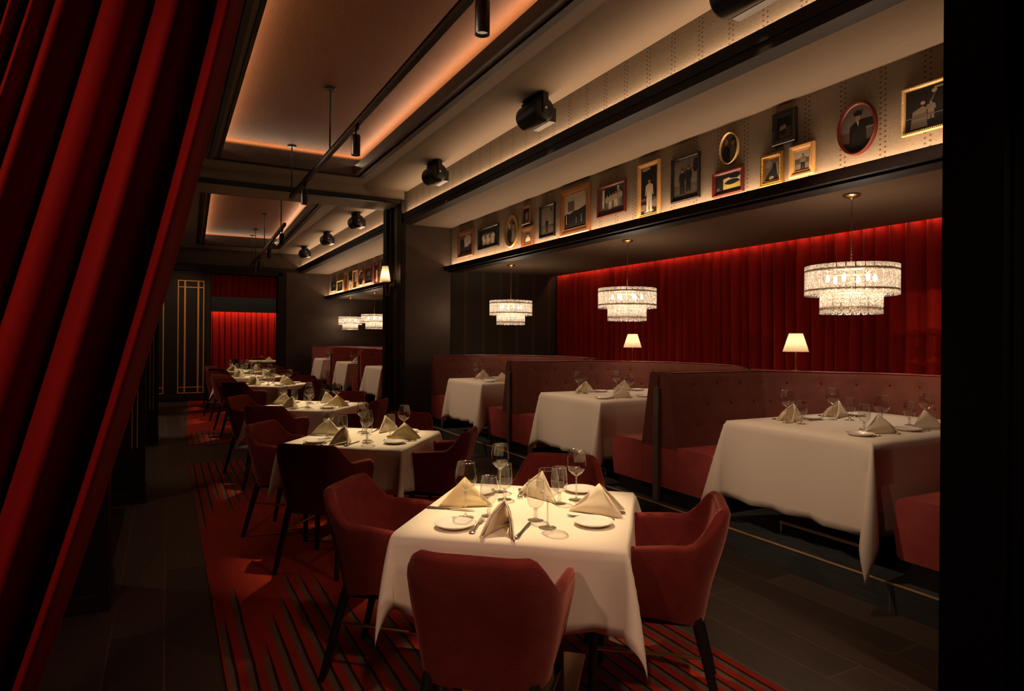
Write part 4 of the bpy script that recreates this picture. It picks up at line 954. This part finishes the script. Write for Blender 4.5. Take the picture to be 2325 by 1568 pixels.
FR = [(9.803, .62, 2.859, 3.295, .075, 'frame_brown', 'landscape', 'brown framed dark landscape, leftmost on the near picture wall'), (8.949, .70, 2.90, 3.235, .03, 'frame_black', 'group', 'wide black framed photo of a group in white, second from left'),
      (7.75, .235, 3.085, 3.345, .045, 'frame_brown', 'group', 'small brown frame above the small square wooden frame'), (7.72, .33, 2.765, 3.05, .07, 'frame_wood', 'portrait', 'small wide-bordered wooden frame with a portrait of a woman'),
      (7.20, .37, 2.833, 3.26, .028, 'frame_black', 'lone', 'black framed photo of a lone figure in a field'), (6.557, .64, 2.782, 3.36, .085, 'frame_wood', 'cattle', 'largest wooden frame, photo of cattle under a sign'),
      (5.828, .51, 2.898, 3.245, .03, 'frame_red', 'porch', 'red framed photo of people on a porch'), (5.195, .34, 2.766, 3.335, .045, 'frame_light', 'tallman', 'tall light wood frame, man in a white sweater'),
      (4.665, .375, 2.846, 3.271, .03, 'frame_black', 'officers', 'black framed photo of two men in dark uniforms'), (4.135, .35, 2.80, 3.014, .032, 'frame_red', 'park', 'small wide red frame with a colour photo of a meadow'),
      (3.546, .225, 3.093, 3.357, .05, 'frame_black', 'pair', 'thick black frame with two small figures, above two gilt frames'), (3.664, .222, 2.782, 3.045, .045, 'old_gold', 'seated', 'ornate gilt frame with a seated figure'),
      (3.383, .222, 2.80, 3.048, .045, 'frame_light', 'child', 'light wood frame with a standing child'), (2.40, .41, 2.888, 3.202, .022, 'pale_gold', 'dance', 'wide gilt rope-edged frame at the far right')]
for f in FR: frame_at(*f, rope=f[5] == 'pale_gold' or f[5] == 'old_gold')
frame_at(8.195, .40, 2.82, 3.287, .055, 'old_gold', 'couple', 'gold oval frame between the wide black frame and the small brown ones', True)
frame_at(4.12, .21, 3.064, 3.342, .012, 'pale_gold', 'couple', 'small thin gold oval frame with a couple, above the red meadow frame', True)
frame_at(2.93, .30, 2.852, 3.23, .026, 'frame_red', 'officer', 'large reddish oval frame with a man in a peaked cap', True)
F2 = [(19.38, .5, 2.871, 3.17, .04, 'frame_black', 'x', 'small black frame, leftmost on the wall beyond the pillar'), (18.588, .75, 2.821, 3.13, .04, 'pale_gold', 'x', 'wide gilt frame second from left beyond the pillar'),
      (17.905, .40, 2.765, 3.317, .09, 'frame_wood', 'x', 'tall deep orange wood frame beyond the pillar'), (17.374, .25, 3.03, 3.29, .04, 'frame_black', 'lone', 'upper small black frame beyond the pillar'),
      (17.374, .26, 2.765, 3.01, .05, 'pale_gold', 'child', 'lower small gilt frame beyond the pillar'), (16.921, .46, 2.802, 3.267, .035, 'frame_light', 'landscape', 'light-edged frame left of the eight-sided one beyond the pillar'),
      (15.628, .62, 2.833, 3.258, .05, 'frame_red', 'x', 'red wood frame right of the eight-sided one beyond the pillar'), (14.942, .38, 2.766, 3.316, .05, 'frame_red', 'tallman', 'tall red frame with a pale picture, beside the pillar edge'),
      (14.35, .38, 2.84, 3.31, .03, 'frame_black', 'tallman', 'black edged frame half hidden by the pillar')]
for f in F2: frame_at(*f)
frame_at(16.308, .52, 2.83, 3.242, .06, 'frame_wood', 'x', 'eight-sided wooden frame on the wall beyond the pillar', sides=8)

# ------------------------------------------------------------------ beyond the doorway, left bench
t = thing('dining_table', 'table under a white cloth glimpsed through the far doorway', 'table', (2.75, 21.6, 0), 0)
MB().box(-.44, .44, -.44, .44, .715, .742).build('tabletop', 'dark_wood', t); MB().tube([(0, 0, 0), (0, 0, .716)], .04, 12).build('pedestal', 'black_metal', t)
o = MB().grid(cloth(.445, .445, .5, 9)).build('tablecloth', 'table_linen', sharp=80, solid=.003); o.location = (2.75, 21.6, .7585); tag(o, 'white cloth glimpsed at the right of the far doorway', 'tablecloth')
spot((2.6, 21.4, 3.5), (2.75, 21.6, .7), 90, 40)
put(g_wine, (2.62, 21.5, .7605), 0, 'clear wine glass on the table beyond the far doorway', GRP['wine']); put(naps[0], (2.82, 21.5, .7605), 1, 'cream napkin on the table beyond the far doorway', GRP['nap'])
for k, (x, y, r_) in enumerate(((2.1, 21.5, -1.4), (2.65, 22.3, pi))):
    dup(chair0, (x, y, 0), r_, ['dark red chair left of the table beyond the doorway', 'dark red chair behind the table beyond the doorway'][k])
lb = thing('booth_bench', 'red bench end between the dark piers at the lower left', 'bench', (-.75, 5.6, 0))
MB().box(-.35, .28, -.9, .9, .12, .46).build('seat', 'red_leather', lb, bevel=.03); MB().box(-.45, -.36, -.95, .95, .1, 1.1).build('backrest', 'red_leather', lb, bevel=.02); MB().box(-.3, .2, -.88, .88, 0, .12).build('toe_kick', 'black_wood', lb)
